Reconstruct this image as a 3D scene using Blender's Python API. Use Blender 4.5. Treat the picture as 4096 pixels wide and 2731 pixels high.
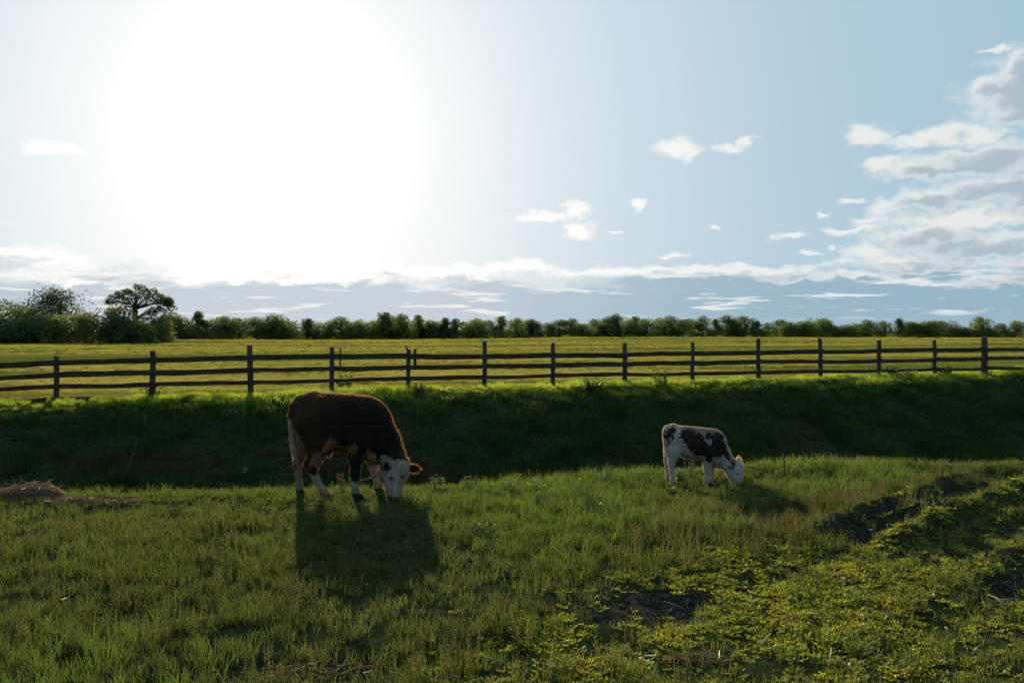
import bpy, bmesh, math, random
import numpy as np
from mathutils import Vector, Matrix, Quaternion

scene = bpy.context.scene
for _o in list(bpy.data.objects):
    bpy.data.objects.remove(_o)
C = scene.collection

# ------------------------------------------------------------------ camera
W, H = 4096.0, 2731.0
F = W * 35.0 / 36.0                     # focal length in photograph pixels (35 mm lens)
CAM_H = 1.82
HORIZON = 1325.0
PITCH = math.atan((H / 2 - HORIZON) / F)  # the camera looks slightly down
cam_data = bpy.data.cameras.new('camera')
cam = bpy.data.objects.new('camera', cam_data)
C.objects.link(cam)
cam.location = (0, 0, CAM_H)
cam.rotation_euler = (math.pi / 2 - PITCH, 0, 0)
cam_data.lens = 35.0
cam_data.sensor_width = 36.0
cam_data.clip_start = 0.1
cam_data.clip_end = 6000.0
scene.camera = cam
scene.render.resolution_x, scene.render.resolution_y = 1024, 682

# ------------------------------------------------------------------ light
SUN_EL = math.radians(15.0)
SUN_AZ = math.radians(-13.7)            # from +Y, negative = left
SUN_DIR = Vector((math.sin(SUN_AZ) * math.cos(SUN_EL), math.cos(SUN_AZ) * math.cos(SUN_EL), math.sin(SUN_EL)))
sun_data = bpy.data.lights.new('sun', 'SUN')
sun_data.energy = 5.0
sun_data.angle = math.radians(0.6)
sun_data.color = (1.0, 0.83, 0.54)
sun = bpy.data.objects.new('sun', sun_data)
C.objects.link(sun)
sun.rotation_euler = (-SUN_DIR).to_track_quat('-Z', 'Y').to_euler()
sun.location = (-20, 60, 30)

vs = scene.view_settings
vs.view_transform = 'Standard'
vs.look = 'None'
vs.gamma = 1.0
vs.exposure = 0.6
vs.use_curve_mapping = False
scene.cycles.use_denoising = True
scene.cycles.use_adaptive_sampling = True
scene.cycles.adaptive_threshold = 0.02
scene.cycles.adaptive_min_samples = 8
scene.cycles.max_bounces = 8
scene.cycles.diffuse_bounces = 3
scene.cycles.glossy_bounces = 2
scene.cycles.transmission_bounces = 6
scene.cycles.transparent_max_bounces = 8
scene.cycles.sample_clamp_indirect = 4.0


# ------------------------------------------------------------------ node helpers
class NT:
    """Small helper round a node tree."""
    def __init__(self, tree):
        self.t = tree

    def n(self, kind, **props):
        nd = self.t.nodes.new(kind)
        for k, v in props.items():
            setattr(nd, k, v)
        return nd

    def put(self, sock, v):
        if isinstance(v, bpy.types.NodeSocket):
            self.t.links.new(v, sock)
        else:
            sock.default_value = v

    def math(self, op, a, b=0.0, c=0.0, clamp=False):
        nd = self.n('ShaderNodeMath', operation=op, use_clamp=clamp)
        self.put(nd.inputs[0], a); self.put(nd.inputs[1], b); self.put(nd.inputs[2], c)
        return nd.outputs[0]

    def vmath(self, op, a, b=(0, 0, 0), c=(0, 0, 0), out=0):
        nd = self.n('ShaderNodeVectorMath', operation=op)
        self.put(nd.inputs[0], a); self.put(nd.inputs[1], b)
        if op == 'MULTIPLY_ADD':
            self.put(nd.inputs[2], c)
        return nd.outputs['Value'] if out == 'v' else nd.outputs[0]

    def mix(self, f, a, b, mode='MIX'):
        nd = self.n('ShaderNodeMix', data_type='RGBA', blend_type=mode)
        self.put(nd.inputs[0], f); self.put(nd.inputs[6], a); self.put(nd.inputs[7], b)
        return nd.outputs[2]

    def smooth(self, x, lo, hi, olo=0.0, ohi=1.0):
        nd = self.n('ShaderNodeMapRange', interpolation_type='SMOOTHSTEP')
        self.put(nd.inputs[0], x)
        self.put(nd.inputs[1], lo); self.put(nd.inputs[2], hi)
        self.put(nd.inputs[3], olo); self.put(nd.inputs[4], ohi)
        return nd.outputs[0]

    def noise(self, vec, scale, detail=3.0, rough=0.5, out='Fac', distortion=0.0):
        nd = self.n('ShaderNodeTexNoise')
        if vec is not None:
            self.put(nd.inputs['Vector'], vec)
        nd.inputs['Scale'].default_value = scale
        nd.inputs['Detail'].default_value = detail
        nd.inputs['Roughness'].default_value = rough
        nd.inputs['Distortion'].default_value = distortion
        return nd.outputs[out]


def rgba(c, a=1.0):
    return (c[0], c[1], c[2], a)


# ------------------------------------------------------------------ sky
def sky_angles(px, py):
    x = (px - W / 2) / F
    u = math.degrees(math.atan(x))
    v = math.degrees(math.atan((HORIZON - py) / F / math.sqrt(1 + x * x)))
    return u, v


# clouds: centre and radii, in photograph pixels, turned into azimuth and elevation
CLOUDS = [
    (4060, 375, 190, 105), (3930, 340, 80, 45), (4090, 290, 90, 80), (4020, 460, 130, 50), (4330, 400, 260, 120),
    (3470, 540, 85, 40), (3640, 560, 110, 32), (3790, 535, 130, 38), (3920, 560, 80, 28),
    (3960, 640, 300, 62), (3700, 675, 190, 42), (3530, 665, 75, 32), (4300, 640, 300, 90),
    (3990, 760, 230, 70), (3720, 800, 190, 45), (3540, 830, 95, 35), (4200, 800, 200, 90),
    (3880, 880, 330, 38), (3430, 915, 120, 14), (3480, 880, 60, 14),
    (3680, 945, 180, 50), (3960, 985, 330, 52), (3470, 1000, 75, 40), (3660, 1050, 260, 32), (4150, 1060, 260, 30),
    (2715, 590, 78, 42), (2760, 615, 40, 26), (2900, 578, 40, 24), (2985, 562, 44, 30), (2945, 595, 70, 24),
    (2550, 812, 30, 28), (2290, 838, 66, 28), (2180, 860, 110, 24), (2305, 922, 72, 42),
    (2670, 1012, 78, 14), (180, 597, 82, 38), (3285, 860, 22, 11), (3390, 802, 55, 9), (3150, 945, 58, 11),
    (3362, 992, 22, 14), (2850, 918, 22, 8), (3230, 1010, 60, 10), (2440, 935, 40, 8), (4000, 195, 60, 10),
    (90, 1022, 190, 42), (-80, 1070, 330, 40), (300, 1130, 120, 14),
    (2480, 1085, 330, 26), (2950, 1080, 380, 20), (3330, 1105, 260, 18), (2080, 1065, 150, 24),
    (1760, 1085, 300, 26), (1300, 1110, 330, 26), (880, 1115, 180, 16), (4250, 1115, 400, 30),
    (-420, 900, 260, 60), (4700, 600, 320, 150), (4800, 980, 420, 80), (-700, 560, 160, 60),
]


def build_world():
    world = bpy.data.worlds.new('World')
    scene.world = world
    world.use_nodes = True
    world.cycles.sampling_method = 'MANUAL'
    world.cycles.sample_map_resolution = 256
    t = world.node_tree
    t.nodes.clear()
    N = NT(t)
    out = N.n('ShaderNodeOutputWorld')
    bg = N.n('ShaderNodeBackground')
    t.links.new(bg.outputs[0], out.inputs[0])
    sky = N.n('ShaderNodeTexSky', sky_type='NISHITA')
    sky.sun_disc = False
    sky.sun_elevation = SUN_EL
    sky.sun_rotation = SUN_AZ
    sky.altitude = 50
    sky.air_density = 1.0
    sky.dust_density = 0.7
    sky.ozone_density = 1.6
    tc = N.n('ShaderNodeTexCoord')
    d = N.vmath('NORMALIZE', tc.outputs['Generated'])
    sp = N.n('ShaderNodeSeparateXYZ')
    t.links.new(d, sp.inputs[0])
    dx, dy, dz = sp.outputs
    u = N.math('MULTIPLY', N.math('ARCTAN2', dx, dy), 57.2958)
    v = N.math('MULTIPLY', N.math('ARCSINE', dz), 57.2958)
    cb = N.n('ShaderNodeCombineXYZ')
    N.put(cb.inputs[0], u); N.put(cb.inputs[1], v)
    uv = cb.outputs[0]

    # the cloud field: ragged blobs in azimuth and elevation
    su_, sv_ = math.degrees(SUN_AZ), math.degrees(SUN_EL)
    pst = N.vmath('MULTIPLY', uv, (0.62, 1.15, 1.0))

    def noise2(vec, scale, detail, rough, out):
        o = N.noise(vec, scale, detail, rough, out)
        o.node.noise_dimensions = '2D'
        return o
    n1 = noise2(pst, 0.42, 1.0, 0.5, 'Color')
    n2 = noise2(pst, 1.25, 5.0, 0.52, 'Color')
    w1 = N.vmath('MULTIPLY', N.vmath('SUBTRACT', n1, (0.5, 0.5, 0.5)), (1.4, 0.7, 0))
    w2 = N.vmath('MULTIPLY', N.vmath('SUBTRACT', n2, (0.5, 0.5, 0.5)), (1.2, 0.9, 0))
    pw = N.vmath('ADD', N.vmath('ADD', uv, w1), w2)
    pw = N.vmath('MULTIPLY', pw, (1, 1, 0))
    tosun = N.vmath('NORMALIZE', N.vmath('SUBTRACT', (su_, sv_ + 14.0, 0), uv))
    pw1 = N.vmath('ADD', pw, N.vmath('MULTIPLY', tosun, (0.62, 0.62, 0)))
    dist = dist1 = None
    for (px, py, rx, ry) in CLOUDS:
        cu, cv = sky_angles(px, py)
        su = 1.0 / (rx / F * 57.3); sv = 1.0 / (ry / F * 57.3)
        e = N.vmath('LENGTH', N.vmath('MULTIPLY_ADD', pw, (su, sv, 0), (-cu * su, -cv * sv, 0)), out='v')
        dist = e if dist is None else N.math('MINIMUM', dist, e)
        if ry >= 50 or py > 1000 or (px > 3600 and ry > 40):
            e = N.vmath('LENGTH', N.vmath('MULTIPLY_ADD', pw1, (su, sv, 0), (-cu * su, -cv * sv, 0)), out='v')
            dist1 = e if dist1 is None else N.math('MINIMUM', dist1, e)
    ns = N.n('ShaderNodeSeparateColor')
    t.links.new(n2, ns.inputs[0])
    rag = N.math('MULTIPLY', N.math('SUBTRACT', ns.outputs[2], 0.5), 1.25)
    d0 = N.math('ADD', N.math('SUBTRACT', 1.12, dist), rag)
    d1 = N.math('ADD', N.math('SUBTRACT', 1.12, dist1), N.math('MULTIPLY', rag, 0.6))

    # glow of the hazy air round the sun
    ge = SUN_EL - math.radians(3.6)                   # haze is thicker below the sun, so the glow sits a little lower
    cosang = N.vmath('DOT_PRODUCT', d, (math.sin(SUN_AZ) * math.cos(ge), math.cos(SUN_AZ) * math.cos(ge), math.sin(ge)), out='v')
    ang = N.math('MULTIPLY', N.math('ARCCOSINE', N.math('MINIMUM', cosang, 0.999999)), 57.2958)
    core = N.math('MULTIPLY', N.math('EXPONENT', N.math('MULTIPLY', N.math('POWER', N.math('DIVIDE', ang, 6.0), 2.0), -1.0)), 0.06)
    glow = N.math('DIVIDE', 1.0, N.math('ADD', 1.0, N.math('POWER', N.math('DIVIDE', ang, 17.0), 2.0)))
    skyc = N.mix(1.0, sky.outputs[0], (SKY_K, SKY_K, SKY_K, 1), 'MULTIPLY')
    skyc = N.mix(1.0, skyc, (0.245, 0.45, 0.59, 1), 'ADD')            # scattered blue of the whole sky
    gl = N.n('ShaderNodeCombineXYZ')
    for i_, k_ in enumerate((0.80, 0.575, 0.415)):
        N.put(gl.inputs[i_], N.math('ADD', N.math('MULTIPLY', glow, k_), core))
    skyc = N.mix(1.0, skyc, gl.outputs[0], 'ADD')

    # low bank of blue-grey cloud all round the horizon
    bn = noise2(N.vmath('MULTIPLY', uv, (0.16, 0.55, 1)), 1.0, 5.0, 0.6, 'Fac')
    bn2 = noise2(N.vmath('MULTIPLY', uv, (0.20, 2.4, 1)), 1.0, 4.0, 0.55, 'Fac')
    top = N.math('ADD', 3.1, N.math('MULTIPLY', N.math('SUBTRACT', bn, 0.5), 3.2))
    bank = N.smooth(v, N.math('SUBTRACT', top, 0.55), N.math('ADD', top, 0.35), 1.0, 0.0)
    near_sun = N.smooth(glow, 0.13, 0.68)
    bankc = N.mix(near_sun, (0.30, 0.455, 0.56, 1), (0.55, 0.62, 0.69, 1))
    bankc = N.mix(N.smooth(v, 0.0, 1.2, 0.10, 0.0), bankc, (0.62, 0.70, 0.74, 1))
    streak = N.math('MULTIPLY', N.smooth(bn2, 0.57, 0.68), N.smooth(v, 0.5, 1.2))
    bankc = N.mix(N.math('MULTIPLY', streak, 0.8), bankc, (0.92, 0.92, 0.88, 1))
    c = N.mix(N.math('MULTIPLY', bank, 0.94), skyc, bankc)

    alpha = N.smooth(d0, -0.22, 0.75)
    shade = N.math('MULTIPLY', N.smooth(d1, -0.05, 0.75), N.smooth(d0, 0.15, 0.75))
    lit = N.mix(near_sun, (0.80, 0.82, 0.80, 1), (1.08, 1.06, 1.02, 1))
    dark = N.mix(near_sun, (0.285, 0.405, 0.51, 1), (0.56, 0.64, 0.70, 1))
    cloudc = N.mix(N.math('MULTIPLY', shade, 0.75), lit, dark)
    # cloud in front of the glow stays bright
    cloudc = N.mix(1.0, cloudc, N.vmath('MULTIPLY', gl.outputs[0], (0.12, 0.12, 0.12)), 'ADD')
    c = N.mix(N.math('MULTIPLY', alpha, 0.95), c, cloudc)
    c = N.vmath('MULTIPLY', c, (10.0, 10.0, 10.0))
    t.links.new(c, bg.inputs[0])
    bg.inputs[1].default_value = SKY_STRENGTH
    return world


# the sky colours above are display values; the Background strength is kept in the daylight range
SKY_STRENGTH = 0.066
SKY_K = 0.004
build_world()
world_bg = scene.world.node_tree.nodes['Background']

# ------------------------------------------------------------------ numpy helpers
def _hash(ix, iy, seed):
    h = (ix * 374761393 + iy * 668265263 + seed * 1274126177) & 0xFFFFFFFF
    h = ((h ^ (h >> 13)) * 1274126177) & 0xFFFFFFFF
    h = h ^ (h >> 16)
    return (h & 0xFFFF) / 65535.0


def vnoise(x, y, seed=0):
    x = np.asarray(x, float); y = np.asarray(y, float)
    ix = np.floor(x).astype(np.int64); iy = np.floor(y).astype(np.int64)
    fx = x - ix; fy = y - iy
    fx = fx * fx * (3 - 2 * fx); fy = fy * fy * (3 - 2 * fy)
    a = _hash(ix, iy, seed); b = _hash(ix + 1, iy, seed)
    c = _hash(ix, iy + 1, seed); d = _hash(ix + 1, iy + 1, seed)
    return (a * (1 - fx) + b * fx) * (1 - fy) + (c * (1 - fx) + d * fx) * fy


def fbm(x, y, seed=0, octaves=4, gain=0.5):
    x = np.asarray(x, float); y = np.asarray(y, float)
    s = 0.0; amp = 1.0; tot = 0.0
    for k in range(octaves):
        s = s + amp * vnoise(x * 2 ** k + 17.3 * k, y * 2 ** k - 9.1 * k, seed + k)
        tot += amp; amp *= gain
    return s / tot


def sstep(x, lo, hi):
    t = np.clip((np.asarray(x, float) - lo) / (hi - lo), 0, 1)
    return t * t * (3 - 2 * t)


def in_poly(x, y, poly):
    x = np.asarray(x, float); y = np.asarray(y, float)
    inside = np.zeros(x.shape, bool)
    n = len(poly)
    for i in range(n):
        x0, y0 = poly[i]; x1, y1 = poly[(i + 1) % n]
        cond = ((y0 > y) != (y1 > y)) & (x < (x1 - x0) * (y - y0) / ((y1 - y0) or 1e-12) + x0)
        inside ^= cond
    return inside


# ------------------------------------------------------------------ the lie of the land
def fence_y(x):
    return 27.0 + (np.asarray(x, float) + 12.4) * 0.353


def fence_ground(x):
    return np.interp(x, [-14, -0.9, 18, 40], [-0.08, 0.05, 0.21, 0.25])


def edge_y(x):
    x = np.asarray(x, float)
    return np.interp(x, [-30, -3, -1, 1.5, 3.2, 5, 8, 12, 30], [11.4, 11.5, 11.8, 13.0, 13.4, 13.8, 14.4, 15.5, 20]) + 0.35 * (vnoise(x * 0.8, x * 0 + 3.3, 5) - 0.5)


def crest_y(x):
    return fence_y(x) - np.interp(x, [-16, -5, 2, 18], [1.1, 1.7, 1.5, 0.9])


RUT0 = np.array([2.95, 8.6]); RUTD = np.array([0.658, 0.753]); RUTN = np.array([0.753, -0.658])


def bump(x, y, cx, cy, rx, ry):
    return np.exp(-(((x - cx) / rx) ** 2 + ((y - cy) / ry) ** 2))


def soil_amount(x, y):
    """Where the ground is trodden bare, 0 to 1."""
    x = np.asarray(x, float); y = np.asarray(y, float)
    t = (x - RUT0[0]) * RUTD[0] + (y - RUT0[1]) * RUTD[1]
    w = (x - RUT0[0]) * RUTN[0] + (y - RUT0[1]) * RUTN[1]
    along = sstep(t, -0.35, 0.1) * (1 - sstep(t, 3.4, 4.8))
    s = 1.3 * along * np.exp(-((w - 0.02) / 0.17) ** 2)
    s = np.maximum(s, 0.8 * along * np.exp(-((w + 0.30) / 0.10) ** 2) * (vnoise(t * 2.2, w * 2, 77) > 0.42))
    s = np.maximum(s, 0.42 * sstep(t, -4.5, -3.5) * (1 - sstep(t, -0.6, 0.2)) * np.exp(-((w - 0.05) / 0.14) ** 2))
    s = np.maximum(s, 0.75 * sstep(t, -1.6, -0.6) * (1 - sstep(t, 3.5, 5)) * np.exp(-((w - 1.42 - 0.10 * np.sin(t * 1.1)) / 0.13) ** 2))
    for cx, cy, rx, ry, k in ((1.02, 6.72, 0.46, 0.34, 1.15), (0.66, 6.40, 0.30, 0.20, 0.8), (-1.08, 5.30, 0.55, 0.16, 0.75), (4.95, 8.95, 0.9, 0.35, 0.8),
                              (3.9, 8.0, 0.9, 0.22, 0.6), (2.3, 7.5, 0.8, 0.22, 0.5), (4.3, 7.0, 0.5, 0.3, 0.6), (3.2, 5.9, 0.35, 0.2, 0.5),
                              (-1.05, 10.6, 0.35, 0.22, 0.6), (-2.1, 8.8, 0.3, 0.2, 0.5), (5.4, 10.2, 0.6, 0.25, 0.6)):
        s = np.maximum(s, k * bump(x, y, cx, cy, rx, ry))
    n = fbm(x * 3.1, y * 3.1, 31, 4, 0.6)
    return np.clip(s + (n - 0.5) * 0.6 - 0.08, 0, 1)


def terrain(x, y):
    x = np.asarray(x, float); y = np.asarray(y, float)
    ye = edge_y(x); yc = crest_y(x)
    deep = 2.3
    d1 = (y - ye) * 0.55
    d2 = (yc - y) * 0.40
    k = 0.12
    dm = -k * np.log(np.exp(-np.clip(d1, -8, 8) / k) + np.exp(-np.clip(d2, -8, 8) / k) + np.exp(-deep / k))
    z = -k * np.log1p(np.exp(np.clip(dm, -8, 8) / k)) + 0.0
    z = np.where(dm < -1.0, 0.0, z)
    # far side follows the fence ground and the field rolls a little
    far = sstep(y, ye + 2, yc - 1)
    z = z + far * fence_ground(x) * np.where(y > 60, 1, 1)
    roll = (fbm(x * 0.035, y * 0.05, 11, 3) - 0.5)
    z = z + roll * 0.34 * sstep(y - fence_y(x), 3, 40)
    z = z + 0.9 * (fbm(x * 0.006, y * 0.009, 12, 2) - 0.5) * sstep(y, 60, 260)
    # near ground
    near = 1 - sstep(y, ye, ye + 3)
    z = z + near * (0.07 * (fbm(x * 0.5, y * 0.5, 21, 3) - 0.5) + 0.05 * (fbm(x * 2.2, y * 2.2, 22, 3) - 0.5))
    z = z + 0.12 * (fbm(x * 0.7, y * 0.7, 25, 3) - 0.5) * (1 - near) * (1 - sstep(y - yc, 3, 6))
    z = z + 0.13 * bump(x, y, 3.7, 12.5, 1.3, 0.8) - 0.30 * bump(x, y, 5.6, 12.9, 1.1, 0.5) + 0.12 * bump(x, y, 4.3, 14.3, 1.6, 0.5)
    z = z - 0.22 * bump(x, y, 7.0, 13.4, 1.2, 0.5)
    t = (x - RUT0[0]) * RUTD[0] + (y - RUT0[1]) * RUTD[1]
    w = (x - RUT0[0]) * RUTN[0] + (y - RUT0[1]) * RUTN[1]
    w = w + 0.10 * (vnoise(t * 1.6, t * 0, 41) - 0.5) + 0.05 * np.sin(t * 1.7)
    along = sstep(t, -0.5, 0.35) * (1 - sstep(t, 4.5, 6.5))
    lump = 0.25 + 1.5 * fbm(t * 4.0, w * 4.5, 42, 4, 0.6)
    prof = (0.11 * np.exp(-((w + 0.38) / 0.11) ** 2) * lump + 0.06 * np.exp(-((w + 0.10) / 0.06) ** 2) * sstep(t, 0.7, 1.2) * lump
            - 0.09 * np.exp(-((w - 0.03) / 0.13) ** 2) + 0.135 * np.exp(-((w - 0.38) / 0.13) ** 2) * lump + 0.05 * np.exp(-((w - 0.72) / 0.10) ** 2) * lump * sstep(t, 0.9, 1.6)
            - 0.03 * np.exp(-((w - 0.95) / 0.3) ** 2) + 0.04 * np.exp(-((w - 1.15) / 0.12) ** 2) * lump)
    z = z + along * prof
    z = z - 0.035 * sstep(t, -4.5, -3.5) * (1 - sstep(t, -0.6, 0.2)) * (np.exp(-((w - 0.05) / 0.15) ** 2) + np.exp(-((w - 1.4) / 0.15) ** 2) * sstep(t, -3.2, -2.2))
    z = z - 0.06 * sstep(t, -1.6, -0.6) * (1 - sstep(t, 3.5, 5)) * np.exp(-((w - 1.42 - 0.10 * np.sin(t * 1.1)) / 0.13) ** 2)
    for cx, cy, rx, ry, h in ((1.0, 6.7, 0.42, 0.3, -0.06), (0.62, 6.35, 0.2, 0.12, -0.05), (-1.05, 5.35, 0.55, 0.22, -0.06), (4.0, 6.85, 0.45, 0.25, -0.07)):
        z = z + h * bump(x, y, cx, cy, rx, ry)
    return z


def ray(px, py):
    v = Vector(((px - W / 2) / F, -(py - H / 2) / F, -1.0))
    return Matrix.Rotation(math.pi / 2 - PITCH, 3, 'X') @ v      # forward is about +Y with length 1


def ground_at(px, py, dmax=400.0, lift=0.0):
    """Point of the ground that the photograph shows at this pixel."""
    r = ray(px, py)
    ds = np.concatenate([np.arange(3.0, 60, 0.01), np.arange(60, dmax, 0.25)])
    h = CAM_H + r.z * ds - (terrain(r.x * ds, r.y * ds) + lift)
    i = int(np.argmax(h < 0)) if (h < 0).any() else len(ds) - 1
    d = ds[i]
    x, y = r.x * d, r.y * d
    return Vector((x, y, float(terrain(x, y))))


def pix_poly(pts):
    out = []
    for px, py in pts:
        r = ray(px, py)
        d = -CAM_H / r.z
        out.append((r.x * d, r.y * d))
    return out


# ------------------------------------------------------------------ object helpers
def tag(o, label=None, cat=None, group=None, kind=None):
    if label: o['label'] = label
    if cat: o['category'] = cat
    if group: o['group'] = group
    if kind: o['kind'] = kind
    return o


def mesh_np(name, verts, faces, mat=None, smooth=False):
    """faces: array (n,3) or (n,4), or a list of index tuples"""
    me = bpy.data.meshes.new(name)
    verts = np.asarray(verts, np.float32).reshape(-1, 3)
    if isinstance(faces, np.ndarray):
        k = faces.shape[1]; nf = len(faces)
        me.vertices.add(len(verts)); me.vertices.foreach_set('co', verts.ravel())
        me.loops.add(nf * k); me.loops.foreach_set('vertex_index', faces.astype(np.int32).ravel())
        me.polygons.add(nf); me.polygons.foreach_set('loop_start', np.arange(0, nf * k, k, dtype=np.int32))
        me.update(calc_edges=True)
        me.validate()
    else:
        me.from_pydata([tuple(v) for v in verts], [], faces)
        me.update()
    if smooth:
        me.polygons.foreach_set('use_smooth', np.ones(len(me.polygons), bool))
    if mat:
        me.materials.append(mat)
    return me


def link(name, me, parent=None, loc=(0, 0, 0)):
    o = bpy.data.objects.new(name, me)
    C.objects.link(o)
    o.location = loc
    if parent:
        o.parent = parent
    return o


def empty(name, loc=(0, 0, 0), rz=0.0):
    o = bpy.data.objects.new(name, None)
    C.objects.link(o)
    o.location = loc
    o.rotation_euler = (0, 0, rz)
    o.empty_display_size = 0.2
    return o


class MB:
    """Collects triangles."""
    def __init__(self):
        self.v = []; self.f = []; self.n = 0

    def add(self, verts, faces):
        self.v.append(np.asarray(verts, float).reshape(-1, 3))
        for q in faces:
            self.f.append(tuple(i + self.n for i in q))
        self.n += len(self.v[-1])

    def tube(self, pts, radii, sides=6, cap=True):
        pts = [Vector(p) for p in pts]
        rings = []
        up = Vector((0.13, 0.29, 0.95)).normalized()
        for i, p in enumerate(pts):
            d = (pts[min(i + 1, len(pts) - 1)] - pts[max(i - 1, 0)]).normalized()
            a = d.cross(up)
            if a.length < 1e-3:
                a = d.cross(Vector((1, 0, 0)))
            a.normalize(); b = d.cross(a)
            rings.append([p + (a * math.cos(k * 2 * math.pi / sides) + b * math.sin(k * 2 * math.pi / sides)) * radii[i] for k in range(sides)])
        vs_ = [v for r in rings for v in r]
        fs = []
        for i in range(len(pts) - 1):
            for k in range(sides):
                k2 = (k + 1) % sides
                fs.append((i * sides + k, i * sides + k2, (i + 1) * sides + k2, (i + 1) * sides + k))
        if cap:
            fs.append(tuple(range(sides - 1, -1, -1)))
            fs.append(tuple((len(pts) - 1) * sides + k for k in range(sides)))
        self.add([tuple(v) for v in vs_], fs)

    def mesh(self, name, mat=None, smooth=False):
        me = bpy.data.meshes.new(name)
        me.from_pydata(np.concatenate(self.v).tolist(), [], self.f)
        me.update()
        if smooth:
            me.polygons.foreach_set('use_smooth', np.ones(len(me.polygons), bool))
        if mat:
            me.materials.append(mat)
        return me


def float_attr(me, name, vals):
    a = me.attributes.new(name, 'FLOAT', 'POINT')
    a.data.foreach_set('value', np.asarray(vals, np.float32))


def color_attr(me, name, cols):
    a = me.attributes.new(name, 'FLOAT_COLOR', 'POINT')
    c = np.ones((len(cols), 4), np.float32); c[:, :3] = cols
    a.data.foreach_set('color', c.ravel())


# ------------------------------------------------------------------ materials
def new_mat(name):
    m = bpy.data.materials.new(name)
    m.use_nodes = True
    m.node_tree.nodes.clear()
    N = NT(m.node_tree)
    out = N.n('ShaderNodeOutputMaterial')
    return m, N, out


def leaf_mat(name, refl, trans, refl2=None, trans2=None, gloss=0.06, tmix=0.5, wscale=0.6):
    """Thin leaf: reflects, and lets sunlight through. Colour drifts from plant to plant and over the ground."""
    m, N, out = new_mat(name)
    oi = N.n('ShaderNodeObjectInfo')
    geo = N.n('ShaderNodeNewGeometry')
    nz = N.noise(geo.outputs['Position'], wscale, 3.0, 0.6)
    r = N.math('ADD', N.math('MULTIPLY', oi.outputs['Random'], 0.55), N.math('MULTIPLY', N.smooth(nz, 0.3, 0.7), 0.45))
    refl2 = refl2 or tuple(c * 0.55 for c in refl)
    trans2 = trans2 or tuple(c * 0.55 for c in trans)
    cr = N.mix(r, rgba(refl2), rgba(refl)); ct = N.mix(r, rgba(trans2), rgba(trans))
    d = N.n('ShaderNodeBsdfDiffuse'); N.put(d.inputs[0], cr)
    tr = N.n('ShaderNodeBsdfTranslucent'); N.put(tr.inputs[0], ct)
    mx = N.n('ShaderNodeMixShader'); mx.inputs[0].default_value = tmix
    m.node_tree.links.new(d.outputs[0], mx.inputs[1]); m.node_tree.links.new(tr.outputs[0], mx.inputs[2])
    last = mx.outputs[0]
    if gloss > 0:
        g = N.n('ShaderNodeBsdfGlossy'); g.inputs['Roughness'].default_value = 0.42
        g.inputs[0].default_value = (0.9, 0.95, 0.85, 1)
        m2 = N.n('ShaderNodeMixShader'); m2.inputs[0].default_value = gloss
        m.node_tree.links.new(last, m2.inputs[1]); m.node_tree.links.new(g.outputs[0], m2.inputs[2])
        last = m2.outputs[0]
    m.node_tree.links.new(last, out.inputs[0])
    return m


def ground_mat():
    m, N, out = new_mat('ground')
    geo = N.n('ShaderNodeNewGeometry')
    P = geo.outputs['Position']
    at = N.n('ShaderNodeAttribute', attribute_name='soil')
    ff = N.n('ShaderNodeAttribute', attribute_name='field')
    n1 = N.noise(P, 9.0, 6.0, 0.65)
    n2 = N.noise(P, 1.3, 4.0, 0.55)
    soil = N.mix(N.smooth(n1, 0.3, 0.7), (0.018, 0.015, 0.013, 1), (0.060, 0.049, 0.042, 1))
    mat = N.mix(N.smooth(n1, 0.35, 0.65), (0.016, 0.022, 0.009, 1), (0.038, 0.046, 0.018, 1))
    near = N.mix(at.outputs['Fac'], mat, soil)
    st = N.noise(N.vmath('MULTIPLY', P, (0.02, 0.12, 0.1)), 1.0, 5.0, 0.6)
    fld = N.mix(N.smooth(st, 0.36, 0.66), (0.075, 0.090, 0.016, 1), (0.17, 0.155, 0.026, 1))
    fld = N.mix(N.math('MULTIPLY', N.smooth(n2, 0.3, 0.75), 0.35), fld, (0.060, 0.085, 0.018, 1))
    col = N.mix(ff.outputs['Fac'], near, fld)
    b = N.n('ShaderNodeBsdfPrincipled')
    N.put(b.inputs['Base Color'], col)
    b.inputs['Roughness'].default_value = 0.95
    b.inputs['Specular IOR Level'].default_value = 0.0
    bp = N.n('ShaderNodeBump'); bp.inputs['Strength'].default_value = 0.8; bp.inputs['Distance'].default_value = 0.04
    N.put(bp.inputs['Height'], N.noise(P, 26.0, 6.0, 0.7))
    m.node_tree.links.new(bp.outputs[0], b.inputs['Normal'])
    m.node_tree.links.new(b.outputs[0], out.inputs[0])
    return m


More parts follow.
